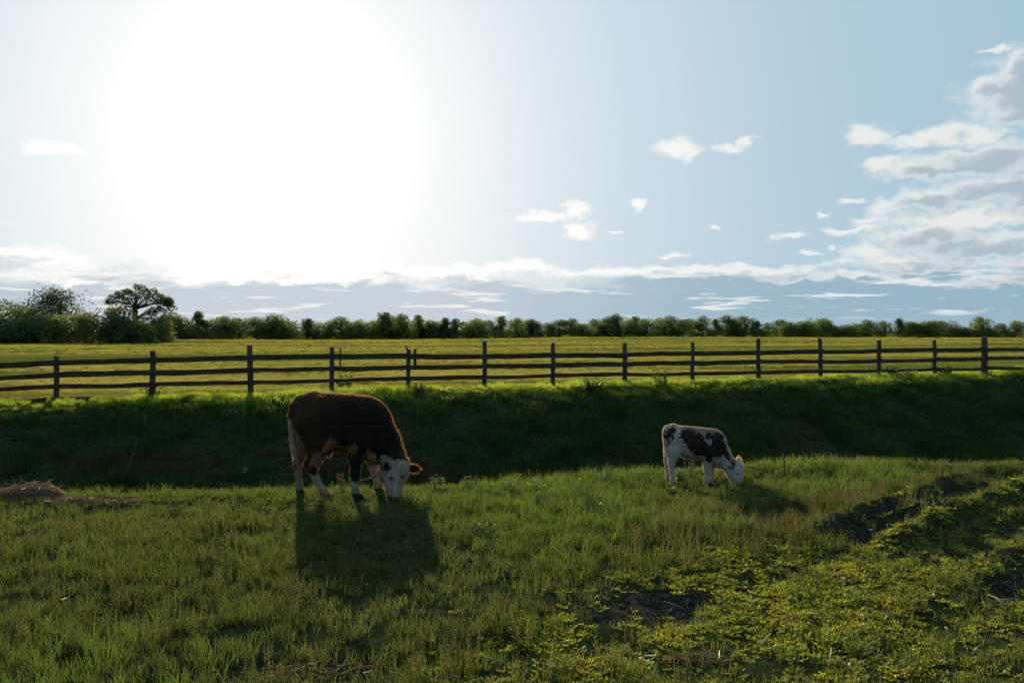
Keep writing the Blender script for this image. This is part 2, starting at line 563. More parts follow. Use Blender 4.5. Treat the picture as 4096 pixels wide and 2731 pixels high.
def build_ground():
    ys = np.concatenate([np.arange(-40, 0, 4.0), np.arange(0, 4, 0.25), np.arange(4, 16, 0.05), np.arange(16, 46, 0.2),
                         46 * (1.045 ** np.arange(0, 95))])
    t = np.linspace(-1, 1, 441)
    s = t * (0.72 + 0.28 * t * t)
    half = 9.0 + np.abs(ys) * 1.15
    X = half[:, None] * s[None, :]
    Y = np.repeat(ys[:, None], len(t), 1)
    Z = terrain(X, Y)
    fine = ((Y > 4) & (Y < 13)) * soil_amount(X, Y)
    Z = Z + fine * 0.03 * (fbm(X * 7, Y * 7, 71, 3) - 0.5) * 2
    nr, nc = X.shape
    idx = np.arange(nr * nc).reshape(nr, nc)
    f = np.stack([idx[:-1, :-1], idx[:-1, 1:], idx[1:, 1:], idx[1:, :-1]], -1).reshape(-1, 4)
    me = mesh_np('ground', np.stack([X, Y, Z], -1), f, ground_mat(), True)
    float_attr(me, 'soil', fine.ravel())
    float_attr(me, 'field', sstep(Y - fence_y(X), -2.5, 1.5).ravel())
    o = link('ground', me)
    tag(o, 'grassy ground with a ditch, a wheel-rutted track and a flat field beyond', 'ground', kind='structure')
    return o


ground = build_ground()


# ------------------------------------------------------------------ scattered plants
def blade_clump(seed, n=22, h=0.09, spread=0.07, width=0.004, lean=0.45, segs=3):
    rng = np.random.default_rng(seed)
    V = []; Fc = []; k0 = 0
    for i in range(n):
        a = rng.uniform(0, 2 * math.pi); r = spread * math.sqrt(rng.uniform())
        base = np.array([r * math.cos(a), r * math.sin(a), -0.012])
        hh = h * rng.uniform(0.5, 1.15); ww = width * rng.uniform(0.7, 1.3)
        ld = rng.uniform(0, 2 * math.pi); le = lean * rng.uniform(0.2, 1.2)
        dirv = np.array([math.cos(ld), math.sin(ld), 0.0])
        fa = rng.uniform(0, 2 * math.pi)
        side = np.array([math.cos(fa), math.sin(fa), 0.0])
        for s in range(segs):
            u = s / segs
            c = base + np.array([0, 0, hh * u * (1 - 0.25 * le * u)]) + dirv * (hh * le * u * u)
            w = ww * (1 - 0.55 * u)
            V += [c - side * w / 2, c + side * w / 2]
        V.append(base + np.array([0, 0, hh * (1 - 0.25 * le)]) + dirv * (hh * le))
        for s in range(segs - 1):
            q = k0 + 2 * s
            Fc += [(q, q + 1, q + 3, q + 2)]
        q = k0 + 2 * (segs - 1)
        Fc += [(q, q + 1, q + 2)]
        k0 += 2 * segs + 1
    return V, Fc


def leaf_quad(c, axis, side, l, w):
    c = np.asarray(c); axis = np.asarray(axis); side = np.asarray(side)
    return [c, c + axis * l * 0.45 + side * w / 2, c + axis * l, c + axis * l * 0.45 - side * w / 2]


def _unit(v):
    return v / (np.linalg.norm(v) + 1e-9)


def seed_weed(seed, stems=7, h=0.2, pods=26, spread=0.06, pod=0.006):
    """Wiry stems thick with tiny pods, like pepperweed."""
    rng = np.random.default_rng(seed)
    V = []; Fc = []
    for i in range(stems):
        a = rng.uniform(0, 2 * math.pi); r = spread * math.sqrt(rng.uniform())
        b = np.array([r * math.cos(a), r * math.sin(a), -0.012])
        hh = h * rng.uniform(0.6, 1.15)
        ld = rng.uniform(0, 2 * math.pi); le = rng.uniform(0.05, 0.35)
        dirv = np.array([math.cos(ld), math.sin(ld), 0.0])
        side = np.array([-math.sin(ld), math.cos(ld), 0.0])
        P = lambda u: b + np.array([0, 0, hh * u]) + dirv * hh * le * u * u
        w = 0.0022
        k = len(V)
        V += [P(0) - side * w, P(0) + side * w, P(0.55) - side * w * 0.8, P(0.55) + side * w * 0.8, P(1.0)]
        Fc += [(k, k + 1, k + 3, k + 2), (k + 2, k + 3, k + 4)]
        for j in range(pods):
            u = 0.22 + 0.78 * (j + rng.uniform()) / pods
            ang = rng.uniform(0, 2 * math.pi)
            out = _unit(np.array([math.cos(ang), math.sin(ang), rng.uniform(0.1, 0.9)]))
            sd = _unit(np.cross(out, rng.normal(size=3)))
            big = 2.1 if u < 0.5 else 1.0
            l = pod * rng.uniform(1.1, 2.2) * big * (1.15 - 0.45 * u)
            k = len(V)
            V += leaf_quad(P(u) + out * 0.002, out, sd, l, l * (0.62 if u > 0.5 else 0.35))
            Fc += [(k, k + 1, k + 2, k + 3)]
    return V, Fc


def knotgrass(seed, stems=9, reach=0.09, leaves=8, leaf=0.024):
    rng = np.random.default_rng(seed)
    V = []; Fc = []
    for i in range(stems):
        a = rng.uniform(0, 2 * math.pi)
        d = np.array([math.cos(a), math.sin(a), 0.0])
        rr = reach * rng.uniform(0.4, 1.1); up = rng.uniform(0.15, 0.8)
        P = lambda u: d * rr * u + np.array([0, 0, -0.008 + rr * up * u * (1.0 - 0.25 * u)])
        for j in range(leaves):
            u = (j + rng.uniform(0.2, 1)) / leaves
            ang = a + rng.choice([-1, 1]) * rng.uniform(0.3, 1.3)
            ax = _unit(np.array([math.cos(ang), math.sin(ang), rng.uniform(0.1, 1.3)]))
            sd = _unit(np.cross(ax, np.array([0, 0, 1.0]) + 0.5 * rng.normal(size=3)))
            l = leaf * rng.uniform(0.6, 1.25)
            k = len(V)
            V += leaf_quad(P(u), ax, sd, l, l * rng.uniform(0.3, 0.45))
            Fc += [(k, k + 1, k + 2, k + 3)]
    return V, Fc


def scatter(name, pts, scl, protos, mat, label, cat, seed=1, tilt=0.12, parent=None, smoothz=None):
    """One object of kind stuff: the plants' places are its vertices, geometry nodes put a plant on each."""
    rng = np.random.default_rng(seed)
    n = len(pts)
    pcol = bpy.data.collections.new(name + '_kinds')
    for i, (V, Fc) in enumerate(protos):
        me = bpy.data.meshes.new(name + '_kind')
        me.from_pydata([tuple(v) for v in V], [], Fc)
        me.update()
        me.materials.append(mat)
        pcol.objects.link(bpy.data.objects.new(name + '_kind', me))
    me = bpy.data.meshes.new(name)
    me.vertices.add(n)
    me.vertices.foreach_set('co', np.asarray(pts, np.float32).ravel())
    rot = np.stack([rng.normal(0, tilt, n), rng.normal(0, tilt, n), rng.uniform(0, 2 * math.pi, n)], -1)
    a = me.attributes.new('rot', 'FLOAT_VECTOR', 'POINT'); a.data.foreach_set('vector', rot.astype(np.float32).ravel())
    a = me.attributes.new('scl', 'FLOAT', 'POINT'); a.data.foreach_set('value', np.asarray(scl, np.float32))
    a = me.attributes.new('kindid', 'INT', 'POINT'); a.data.foreach_set('value', rng.integers(0, len(protos), n).astype(np.int32))
    me.materials.append(mat)
    o = link(name, me, parent)
    ng = bpy.data.node_groups.new(name, 'GeometryNodeTree')
    ng.interface.new_socket('Geometry', in_out='INPUT', socket_type='NodeSocketGeometry')
    ng.interface.new_socket('Geometry', in_out='OUTPUT', socket_type='NodeSocketGeometry')
    nd = ng.nodes
    gi = nd.new('NodeGroupInput'); go = nd.new('NodeGroupOutput')
    ci = nd.new('GeometryNodeCollectionInfo'); ci.inputs['Collection'].default_value = pcol
    ci.inputs['Separate Children'].default_value = True; ci.inputs['Reset Children'].default_value = True
    ip = nd.new('GeometryNodeInstanceOnPoints'); ip.inputs['Pick Instance'].default_value = True

    def attr(nm, dt):
        x = nd.new('GeometryNodeInputNamedAttribute'); x.data_type = dt; x.inputs['Name'].default_value = nm
        return x.outputs['Attribute']
    L = ng.links.new
    L(gi.outputs[0], ip.inputs['Points']); L(ci.outputs[0], ip.inputs['Instance'])
    L(attr('kindid', 'INT'), ip.inputs['Instance Index'])
    er = nd.new('FunctionNodeEulerToRotation'); L(attr('rot', 'FLOAT_VECTOR'), er.inputs[0]); L(er.outputs[0], ip.inputs['Rotation'])
    L(attr('scl', 'FLOAT'), ip.inputs['Scale'])
    L(ip.outputs[0], go.inputs[0])
    md = o.modifiers.new('plants', 'NODES'); md.node_group = ng
    tag(o, label, cat, kind='stuff')
    return o


def sample_near(rng, density, y0=3.4, y1=19.0, margin=1.2):
    """Random points on the near ground in and round the picture."""
    half = lambda y: 0.56 * y + margin
    area = (half(y0) + half(y1)) * (y1 - y0)
    n = int(area * density)
    y = y0 + (y1 - y0) * rng.uniform(size=int(n * 1.0))
    x = rng.uniform(-1, 1, len(y)) * half(y1)
    keep = np.abs(x) < half(y)
    # draw enough
    while keep.sum() < n:
        yy = y0 + (y1 - y0) * rng.uniform(size=n); xx = rng.uniform(-1, 1, n) * half(y1)
        x = np.concatenate([x, xx]); y = np.concatenate([y, yy]); keep = np.abs(x) < half(y)
    x, y = x[keep][:n], y[keep][:n]
    ok = y < edge_y(x) + 1.6
    return x[ok], y[ok]


KNOT_POLY = pix_poly([(1640, 2790), (1750, 2640), (2000, 2560), (2300, 2440), (2520, 2290), (2700, 2220), (3000, 2205), (3300, 2150), (3480, 2080), (3650, 2020),
                      (3900, 1965), (4300, 1880), (5200, 1880), (5400, 2790)])
TALL_POLY = pix_poly([(1720, 1985), (1900, 1900), (2400, 1850), (3000, 1770), (3500, 1760), (3760, 1880), (3560, 1985), (3250, 2010), (2900, 2040),
                      (2560, 2120), (2300, 2230), (1980, 2210), (1780, 2120)])
DRY_POLY = pix_poly([(2480, 2230), (2560, 2080), (2800, 2010), (3000, 2020), (3300, 2000), (3500, 1950), (3700, 1930), (3950, 1935), (3850, 1985), (3500, 2080),
                     (3350, 2150), (3000, 2215), (2700, 2260)])
SHORT_POLY = pix_poly([(-200, 2060), (-200, 1900), (1900, 1900), (2000, 2030), (1750, 2090), (1000, 2090), (500, 2080)])
LUSH_POLY = pix_poly([(-600, 2790), (-600, 2560), (300, 2580), (700, 2560), (1000, 2600), (760, 2700), (900, 2790)])


def zone_blend(x, y, poly, amount=0.25, seed=3):
    """Polygon test with a ragged border."""
    wx = (fbm(x * 1.7, y * 1.7, seed, 3) - 0.5) * amount * 2
    wy = (fbm(x * 1.7, y * 1.7, seed + 9, 3) - 0.5) * amount * 2
    j = np.random.default_rng(seed * 7 + len(poly)).normal(0, amount * 0.7, (2,) + np.shape(x))
    return in_poly(x + wx + j[0], y + wy + j[1], poly)


def build_near_plants():
    rng = np.random.default_rng(7)
    # fine short grass under everything
    x, y = sample_near(rng, 105)
    soil = soil_amount(x, y); knot = zone_blend(x, y, KNOT_POLY)
    gap = sstep(fbm(x * 2.4, y * 2.4, 57, 4, 0.6), 0.36, 0.50)
    keep = (rng.uniform(size=len(x)) < 0.25 + 0.75 * gap) & (rng.uniform(size=len(x)) > soil * 1.5) & ((~knot) | (rng.uniform(size=len(x)) < np.interp(x / y, [0.30, 0.45], [0.28, 0.75])))
    x, y = x[keep], y[keep]
    sc = 0.65 + 0.8 * fbm(x * 0.9, y * 0.9, 51, 3) * rng.uniform(0.6, 1.3, len(x))
    m = leaf_mat('grass_blade', (0.042, 0.055, 0.015), (0.148, 0.178, 0.030), (0.020, 0.031, 0.010), (0.085, 0.115, 0.022), gloss=0.025, wscale=0.9)
    scatter('short_grass', np.stack([x, y, terrain(x, y)], -1), sc, [blade_clump(s, 24, 0.085, 0.075, 0.0042) for s in range(5)], m,
            'short olive green grass covering the near ground', 'grass', 11)
    # bright taller grass between the animals and in the lower left corner
    x, y = sample_near(rng, 85)
    z = zone_blend(x, y, TALL_POLY, 0.35) | zone_blend(x, y, LUSH_POLY, 0.3)
    pt = fbm(x * 1.1, y * 1.1, 61, 3)
    z |= (pt > 0.71) & ~zone_blend(x, y, KNOT_POLY)
    z |= (y > edge_y(x) - 0.35) & (rng.uniform(size=len(x)) < 0.5)
    keep = z & (rng.uniform(size=len(x)) > soil_amount(x, y) * 1.4)
    x, y = x[keep], y[keep]
    sc = 0.40 + 0.85 * fbm(x * 1.3, y * 1.3, 52, 3) * rng.uniform(0.6, 1.4, len(x))
    sc = sc * (1 - 0.5 * bump(x, y, 2.0, 11.6, 0.7, 0.9)) * (1 - 0.45 * bump(x, y, -1.3, 11.2, 1.6, 0.9))
    m = leaf_mat('tall_grass_blade', (0.036, 0.060, 0.014), (0.17, 0.235, 0.03), (0.018, 0.036, 0.010), (0.085, 0.14, 0.02), gloss=0.025, wscale=0.8)
    scatter('tall_grass', np.stack([x, y, terrain(x, y)], -1), sc, [blade_clump(20 + s, 20, 0.19, 0.07, 0.0055, 0.5, 4) for s in range(5)], m,
            'taller bright green grass between the two animals', 'grass', 12)
    # wiry seed-headed weeds over the left and middle
    x, y = sample_near(rng, 78)
    knot = zone_blend(x, y, KNOT_POLY); tall = zone_blend(x, y, TALL_POLY); short = zone_blend(x, y, SHORT_POLY, 0.3); dry = zone_blend(x, y, DRY_POLY)
    pr = np.where(knot, 0.05, np.where(tall, 0.10, np.where(short, 0.10, 0.9)))
    pr = pr * sstep(fbm(x * 0.8, y * 0.8, 66, 4), 0.25, 0.5) * (0.2 + 0.8 * sstep(fbm(x * 2.4, y * 2.4, 57, 4, 0.6), 0.36, 0.50)) * (1 - soil_amount(x, y))
    keep = (rng.uniform(size=len(x)) < pr) & ((~dry) | (rng.uniform(size=len(x)) < 0.5))
    x, y = x[keep], y[keep]
    sc = (0.30 + 1.15 * fbm(x * 1.2, y * 1.2, 53, 4)) * rng.uniform(0.55, 1.2, len(x))
    m = leaf_mat('seed_weed', (0.048, 0.052, 0.019), (0.145, 0.148, 0.036), (0.022, 0.028, 0.011), (0.062, 0.075, 0.02), gloss=0.015, wscale=0.7, tmix=0.55)
    scatter('seed_weeds', np.stack([x, y, terrain(x, y)], -1), sc, [seed_weed(40 + s, 8, 0.165, 26, 0.06, 0.0052) for s in range(5)], m,
            'wiry olive weeds with tiny seed pods across the near left ground', 'weeds', 13)
    # drier, tanner seed heads along the track
    x, y = sample_near(rng, 62)
    keep = zone_blend(x, y, DRY_POLY, 0.35) & (rng.uniform(size=len(x)) < 0.25 + 1.3 * sstep(fbm(x * 1.5, y * 1.5, 69, 3), 0.35, 0.6)) & (rng.uniform(size=len(x)) > soil_amount(x, y) * 1.5)
    x, y = x[keep], y[keep]
    sc = (0.45 + 0.75 * fbm(x * 1.1, y * 1.1, 54, 3)) * rng.uniform(0.7, 1.15, len(x))
    m = leaf_mat('dry_seed_weed', (0.070, 0.064, 0.028), (0.175, 0.158, 0.048), (0.040, 0.040, 0.018), (0.10, 0.098, 0.03), gloss=0.015)
    scatter('dry_seed_weeds', np.stack([x, y, terrain(x, y)], -1), sc, [seed_weed(60 + s, 7, 0.24, 30) for s in range(4)], m,
            'tan dry seed-headed weeds bordering the rutted track', 'weeds', 14)
    # leafy knotgrass on the track side
    x, y = sample_near(rng, 260)
    keep = zone_blend(x, y, KNOT_POLY) & (rng.uniform(size=len(x)) < np.interp(x / y, [0.32, 0.47], [1.0, 0.5])) & (rng.uniform(size=len(x)) > 1.35 * soil_amount(x, y)) & (rng.uniform(size=len(x)) < 0.34 + 1.1 * sstep(fbm(x * 2.6, y * 2.6, 67, 4, 0.6), 0.38, 0.58))
    x, y = x[keep], y[keep]
    sc = (0.6 + 0.8 * fbm(x * 1.6, y * 1.6, 55, 3)) * rng.uniform(0.7, 1.2, len(x))
    m = leaf_mat('knotgrass_leaf', (0.046, 0.062, 0.011), (0.42, 0.43, 0.020), (0.018, 0.034, 0.007), (0.13, 0.17, 0.012), gloss=0.025, wscale=1.2, tmix=0.6)
    scatter('knotgrass', np.stack([x, y, terrain(x, y)], -1), sc, [knotgrass(80 + s, 10, 0.065, 9, 0.021) for s in range(5)], m,
            'low leafy knotgrass, bright yellow green, over the rutted track', 'ground cover', 15)


build_near_plants()


def build_far_plants():
    rng = np.random.default_rng(17)
    # bank of the ditch below the fence
    n = 9000
    x = rng.uniform(-24, 32, n)
    t = rng.uniform(0, 1, n)
    yc = crest_y(x)
    y = yc - 6.2 + t * 6.5
    keep = np.abs(x) < 0.58 * y + 2
    x, y, yc = x[keep], y[keep], yc[keep]
    sc = (0.35 + 1.0 * sstep(fbm(x * 0.8, y * 0.8, 71, 4, 0.6), 0.3, 0.7)) * rng.uniform(0.6, 1.35, len(x))
    sc = np.minimum(sc, 1.6) * (1 - 0.55 * np.exp(-((y - yc - 0.3) / 1.2) ** 2))
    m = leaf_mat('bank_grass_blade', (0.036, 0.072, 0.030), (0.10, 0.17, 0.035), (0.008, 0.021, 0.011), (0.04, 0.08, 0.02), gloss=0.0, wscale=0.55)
    scatter('bank_grass', np.stack([x, y, terrain(x, y)], -1), sc, [blade_clump(100 + s, 44, 0.26, 0.24, 0.011, 0.55, 3) for s in range(5)], m,
            'rough green grass on the shaded ditch bank below the fence', 'grass', 21)
    # lush verge on top of the bank, at the foot of the fence
    n = 3600
    x = rng.uniform(-24, 32, n)
    y = crest_y(x) + rng.uniform(-0.35, 1, n) * np.interp(x, [-16, -5, 2, 18], [1.2, 1.9, 1.9, 1.6])
    keep = (np.abs(x) < 0.58 * y + 2) & (rng.uniform(size=n) < 0.35 + 0.9 * fbm(x * 0.6, y * 0.6, 81, 3))
    x, y = x[keep], y[keep]
    sc = (0.25 + 0.95 * fbm(x * 0.55, y * 0.55, 82, 3)) * rng.uniform(0.7, 1.25, len(x)) * np.interp(x, [-12, -6], [0.6, 1.0])
    m = leaf_mat('verge_grass_blade', (0.055, 0.085, 0.018), (0.50, 0.60, 0.06), (0.032, 0.055, 0.012), (0.30, 0.42, 0.04), gloss=0.0, wscale=0.5, tmix=0.6)
    scatter('verge_grass', np.stack([x, y, terrain(x, y)], -1), sc, [blade_clump(160 + s, 44, 0.27, 0.22, 0.012, 0.6, 3) for s in range(4)], m,
            'lush bright green grass along the foot of the fence', 'grass', 24)
    # dead brown grass low on the bank, to the left
    n = 1500
    x = np.where(rng.uniform(size=n) < 0.5, rng.uniform(-10, -1.5, n), rng.uniform(-16, 20, n))
    yc = crest_y(x)
    y = yc - 5.9 + rng.uniform(0, 1, n) ** 1.3 * np.where(x < -1.5, 3.2, 5.0)
    keep = fbm(x * 0.9, y * 0.9, 75, 3) > 0.55
    x, y = x[keep], y[keep]
    m = leaf_mat('dead_grass_blade', (0.11, 0.075, 0.045), (0.12, 0.07, 0.035), wscale=0.5, gloss=0.0)
    scatter('dead_grass', np.stack([x, y, terrain(x, y)], -1), rng.uniform(0.7, 1.2, len(x)), [blade_clump(120 + s, 40, 0.26, 0.22, 0.009, 0.9, 3) for s in range(3)], m,
            'dead brown grass low on the ditch bank behind the cow', 'grass', 22)
    # the grazed field behind the fence
    xs = []; ys = []; ss = []
    for y0, y1, dens, s0 in ((27, 45, 15.0, 0.6), (45, 80, 6.0, 0.7), (80, 150, 2.0, 1.0), (150, 330, 0.6, 1.5)):
        half = 0.56 * y1 + 3
        n = int((y1 - y0) * 2 * half * dens)
        x = rng.uniform(-half, half, n); y = rng.uniform(y0, y1, n)
        keep = (np.abs(x) < 0.56 * y + 3) & (y > fence_y(x) - 0.6)
        x, y = x[keep], y[keep]
        xs.append(x); ys.append(y)
        st = fbm(x * 0.03, y * 0.16, 77, 4)
        ss.append(s0 * (0.28 + 1.0 * sstep(st, 0.38, 0.66)) * rng.uniform(0.6, 1.2, len(x)))
    x = np.concatenate(xs); y = np.concatenate(ys); s = np.concatenate(ss)
    m = leaf_mat('field_grass_blade', (0.120, 0.112, 0.026), (0.47, 0.41, 0.09), (0.060, 0.076, 0.018), (0.235, 0.235, 0.042), wscale=0.08, gloss=0.0)
    scatter('field_grass', np.stack([x, y, terrain(x, y)], -1), s, [blade_clump(140 + s_, 40, 0.13, 0.26, 0.010, 0.7, 2) for s_ in range(4)], m,
            'grazed yellow green grass of the flat field behind the fence', 'grass', 23)


build_far_plants()

# ------------------------------------------------------------------ fence
def wood_mat(name, c1, c2, rough=0.85):
    m, N, out = new_mat(name)
    tc = N.n('ShaderNodeTexCoord')
    oi = N.n('ShaderNodeObjectInfo')
    off = N.vmath('MULTIPLY', (7.3, 3.1, 5.7), oi.outputs['Random'])
    P = N.vmath('ADD', tc.outputs['Object'], off)
    n1 = N.noise(N.vmath('MULTIPLY', P, (2.0, 14.0, 14.0)), 1.0, 5.0, 0.65)
    n2 = N.noise(P, 3.0, 3.0, 0.5)
    c = N.mix(N.smooth(n1, 0.3, 0.7), rgba(c1), rgba(c2))
    c = N.mix(N.math('MULTIPLY', N.smooth(n2, 0.4, 0.75), 0.6), c, (0.016, 0.011, 0.008, 1))
    b = N.n('ShaderNodeBsdfPrincipled')
    N.put(b.inputs['Base Color'], c)
    b.inputs['Roughness'].default_value = rough
    b.inputs['Specular IOR Level'].default_value = 0.2
    bp = N.n('ShaderNodeBump'); bp.inputs['Strength'].default_value = 0.6; bp.inputs['Distance'].default_value = 0.01
    N.put(bp.inputs['Height'], n1)
    m.node_tree.links.new(bp.outputs[0], b.inputs['Normal'])
    m.node_tree.links.new(b.outputs[0], out.inputs[0])
    return m


POST_WOOD = wood_mat('post_wood', (0.055, 0.036, 0.031), (0.10, 0.066, 0.058))
RAIL_WOOD = wood_mat('rail_wood', (0.034, 0.023, 0.014), (0.066, 0.045, 0.029))

# posts of the photograph: x of the post, y of its top (2352-pixel-wide reading), width factor
POSTS = [(-95, 832, 1.0), (129, 818, 1.0), (350, 806, 1.05), (576, 794, 1.1), (762, 797, 1.0), (937, 803, 0.85), (1112, 783, 1.0), (1270, 788, 0.95), (1436, 787, 1.0),
         (1591, 787, 0.9), (1742, 778, 1.05), (1885, 778, 1.0), (2019, 781, 1.1), (2147, 782, 0.95), (2262, 775, 1.55), (2385, 782, 1.0), (2490, 782, 1.0)]
# heights of the rails at each post (same reading); the fourth, lowest, rail runs on the left only
RAILS = [[-95, 845, 874, 901, 927], [129, 833, 861, 887, 916], [350, 827, 855, 882, 912], [576, 821, 849, 876], [762, 818, 846, 873], [937, 818, 843, 868],
         [1112, 818, 841, 866], [1270, 816, 839, 861], [1436, 815, 836, 859], [1591, 812, 833, 857], [1742, 810, 831, 855], [1885, 808, 830, 853],
         [2019, 806, 829, 852], [2147, 804, 826, 848], [2262, 803, 824, 846], [2385, 803, 823, 845], [2490, 803, 823, 844]]
K = W / 2352.0


def fence_point(px):
    """Foot of the fence where the photograph shows this column."""
    r = ray(px * K, HORIZON)
    s = r.x / r.y
    y = (27.0 + 12.4 * 0.353) / (1 - 0.353 * s)
    return s * y, y


def height_at(px, py, y):
    r = ray(px * K, py * K)
    return CAM_H + r.z / r.y * y


def plank(p0, p1, hgt, thick, seed, sag=0.0):
    """A sawn rail from p0 to p1 with uneven edges."""
    rng = np.random.default_rng(seed)
    p0 = Vector(p0); p1 = Vector(p1)
    d = p1 - p0; L = d.length; d.normalize()
    side = Vector((-d.y, d.x, 0)).normalized(); up = Vector((0, 0, 1))
    ring = []
    V = []; Fc = []
    n = 7
    for i in range(n):
        u = i / (n - 1)
        c = d * (L * u) + up * (-sag * 4 * u * (1 - u) + rng.normal(0, 0.006))
        h = hgt * (1 + rng.normal(0, 0.05)) / 2
        for sx, sz in ((-1, -1), (1, -1), (1, 1), (-1, 1)):
            V.append(tuple(c + side * sx * thick / 2 + up * (sz * h)))
    for i in range(n - 1):
        for k in range(4):
            a = i * 4 + k; b = i * 4 + (k + 1) % 4
            Fc.append((a, b, b + 4, a + 4))
    Fc.append((3, 2, 1, 0)); Fc.append(tuple((n - 1) * 4 + k for k in range(4)))
    me = bpy.data.meshes.new('rail')
    me.from_pydata(V, [], Fc); me.update()
    me.materials.append(RAIL_WOOD)
    return me


def post_mesh(r, h, seed, split=0):
    rng = np.random.default_rng(seed)
    V = []; Fc = []
    sides = 8
    hs = [-0.35, 0.0, h * 0.3, h * 0.6, h * 0.9, h * 0.985, h]
    ofs = rng.normal(0, 0.006, (len(hs), 2))
    ph = rng.uniform(0.85, 1.12, sides)
    for i, z in enumerate(hs):
        rr = r * (1.06 - 0.10 * max(z, 0) / h) * (0.9 if i == len(hs) - 1 else 1)
        for k in range(sides):
            a = (k + 0.5) * 2 * math.pi / sides
            sq = 1.0 / max(abs(math.cos(a)), abs(math.sin(a))) ** 0.6     # between round and square
            V.append((rr * sq * ph[k] * math.cos(a) * 0.93 + ofs[i, 0], rr * sq * ph[k] * math.sin(a) * 0.93 + ofs[i, 1], z + (rng.normal(0, 0.012) if i == len(hs) - 1 else 0)))
    for i in range(len(hs) - 1):
        for k in range(sides):
            k2 = (k + 1) % sides
            Fc.append((i * sides + k, i * sides + k2, (i + 1) * sides + k2, (i + 1) * sides + k))
    Fc.append(tuple((len(hs) - 1) * sides + k for k in range(sides)))
    me = bpy.data.meshes.new('post')
    me.from_pydata(V, [], Fc); me.update()
    me.materials.append(POST_WOOD)
    return me


def build_fence():
    x0, y0 = fence_point(1112)
    root = empty('wooden_fence', (x0, y0, float(terrain(x0, y0))))
    tag(root, 'brown wooden post and rail fence running along the field edge', 'fence')
    inv = root.location.copy()
    foot = []
    for i, (px, pt, wf) in enumerate(POSTS):
        x, y = fence_point(px)
        gz = float(terrain(x, y))
        zt = height_at(px, pt, y)
        foot.append((x, y))
        p = link('post', post_mesh(0.078 * wf, zt - gz, 300 + i), root)
        p.location = Vector((x, y, gz)) - inv
        p.rotation_euler = (random.Random(i).gauss(0, 0.012), random.Random(i + 50).gauss(0, 0.012), 0.34)
        if px == 762:
            q = link('stub', post_mesh(0.026, 0.22, 401), p)
            q.location = (0.25, 0.02, height_at(px, 816, y) - gz + 0.0)
        if px == 937:
            q = link('stub', post_mesh(0.05, 0.14, 402), p)
            q.location = (0.20, 0.0, height_at(px, 812, y) - gz)
            q2 = link('splinter', post_mesh(0.03, 0.16, 403), p)
            q2.location = (-0.05, -0.02, zt - gz - 0.04); q2.rotation_euler = (0, -0.25, 0)
    n = np.array([0.333, -0.943])                      # rails are nailed to the side that faces the camera
    rng = np.random.default_rng(5)
    for i in range(len(RAILS) - 1):
        a, b = RAILS[i], RAILS[i + 1]
        k = min(len(a), len(b)) - 1
        for j in range(1, k + 1):
            (xa, ya), (xb, yb) = foot[i], foot[i + 1]
            za = height_at(a[0], a[j], ya); zb = height_at(b[0], b[j], yb)
            off = n * (0.105 + 0.004 * (i % 2))
            hgt = (0.150 if j == 1 else 0.145 if j == 2 else 0.125) * rng.uniform(0.92, 1.1)
            p0 = Vector((xa + off[0], ya + off[1], za + rng.normal(0, 0.008))); p1 = Vector((xb + off[0], yb + off[1], zb + rng.normal(0, 0.008)))
            d = (p1 - p0).normalized()
            p0 = p0 - d * 0.05; p1 = p1 + d * 0.05
            r = link('rail', plank(p0, p1, hgt, 0.045, 500 + i * 5 + j, rng.uniform(-0.01, 0.02)), root)
            r.location = p0 - inv
    return root


fence = build_fence()


# ------------------------------------------------------------------ trees
BARK = wood_mat('bark', (0.060, 0.045, 0.035), (0.11, 0.085, 0.065))
FOLIAGE = [leaf_mat('foliage_dark', (0.040, 0.068, 0.018), (0.22, 0.32, 0.06), (0.024, 0.042, 0.013), (0.05, 0.085, 0.02), gloss=0.03, wscale=0.25, tmix=0.5),
           leaf_mat('foliage_mid', (0.056, 0.082, 0.020), (0.28, 0.36, 0.065), (0.032, 0.05, 0.014), (0.065, 0.10, 0.02), gloss=0.03, wscale=0.25, tmix=0.5),
           leaf_mat('foliage_olive', (0.070, 0.085, 0.024), (0.36, 0.40, 0.07), (0.04, 0.054, 0.016), (0.08, 0.10, 0.022), gloss=0.03, wscale=0.25, tmix=0.5),
           leaf_mat('foliage_deep', (0.034, 0.050, 0.020), (0.10, 0.125, 0.045), (0.022, 0.034, 0.014), (0.06, 0.08, 0.03), gloss=0.02, wscale=0.4, tmix=0.4)]


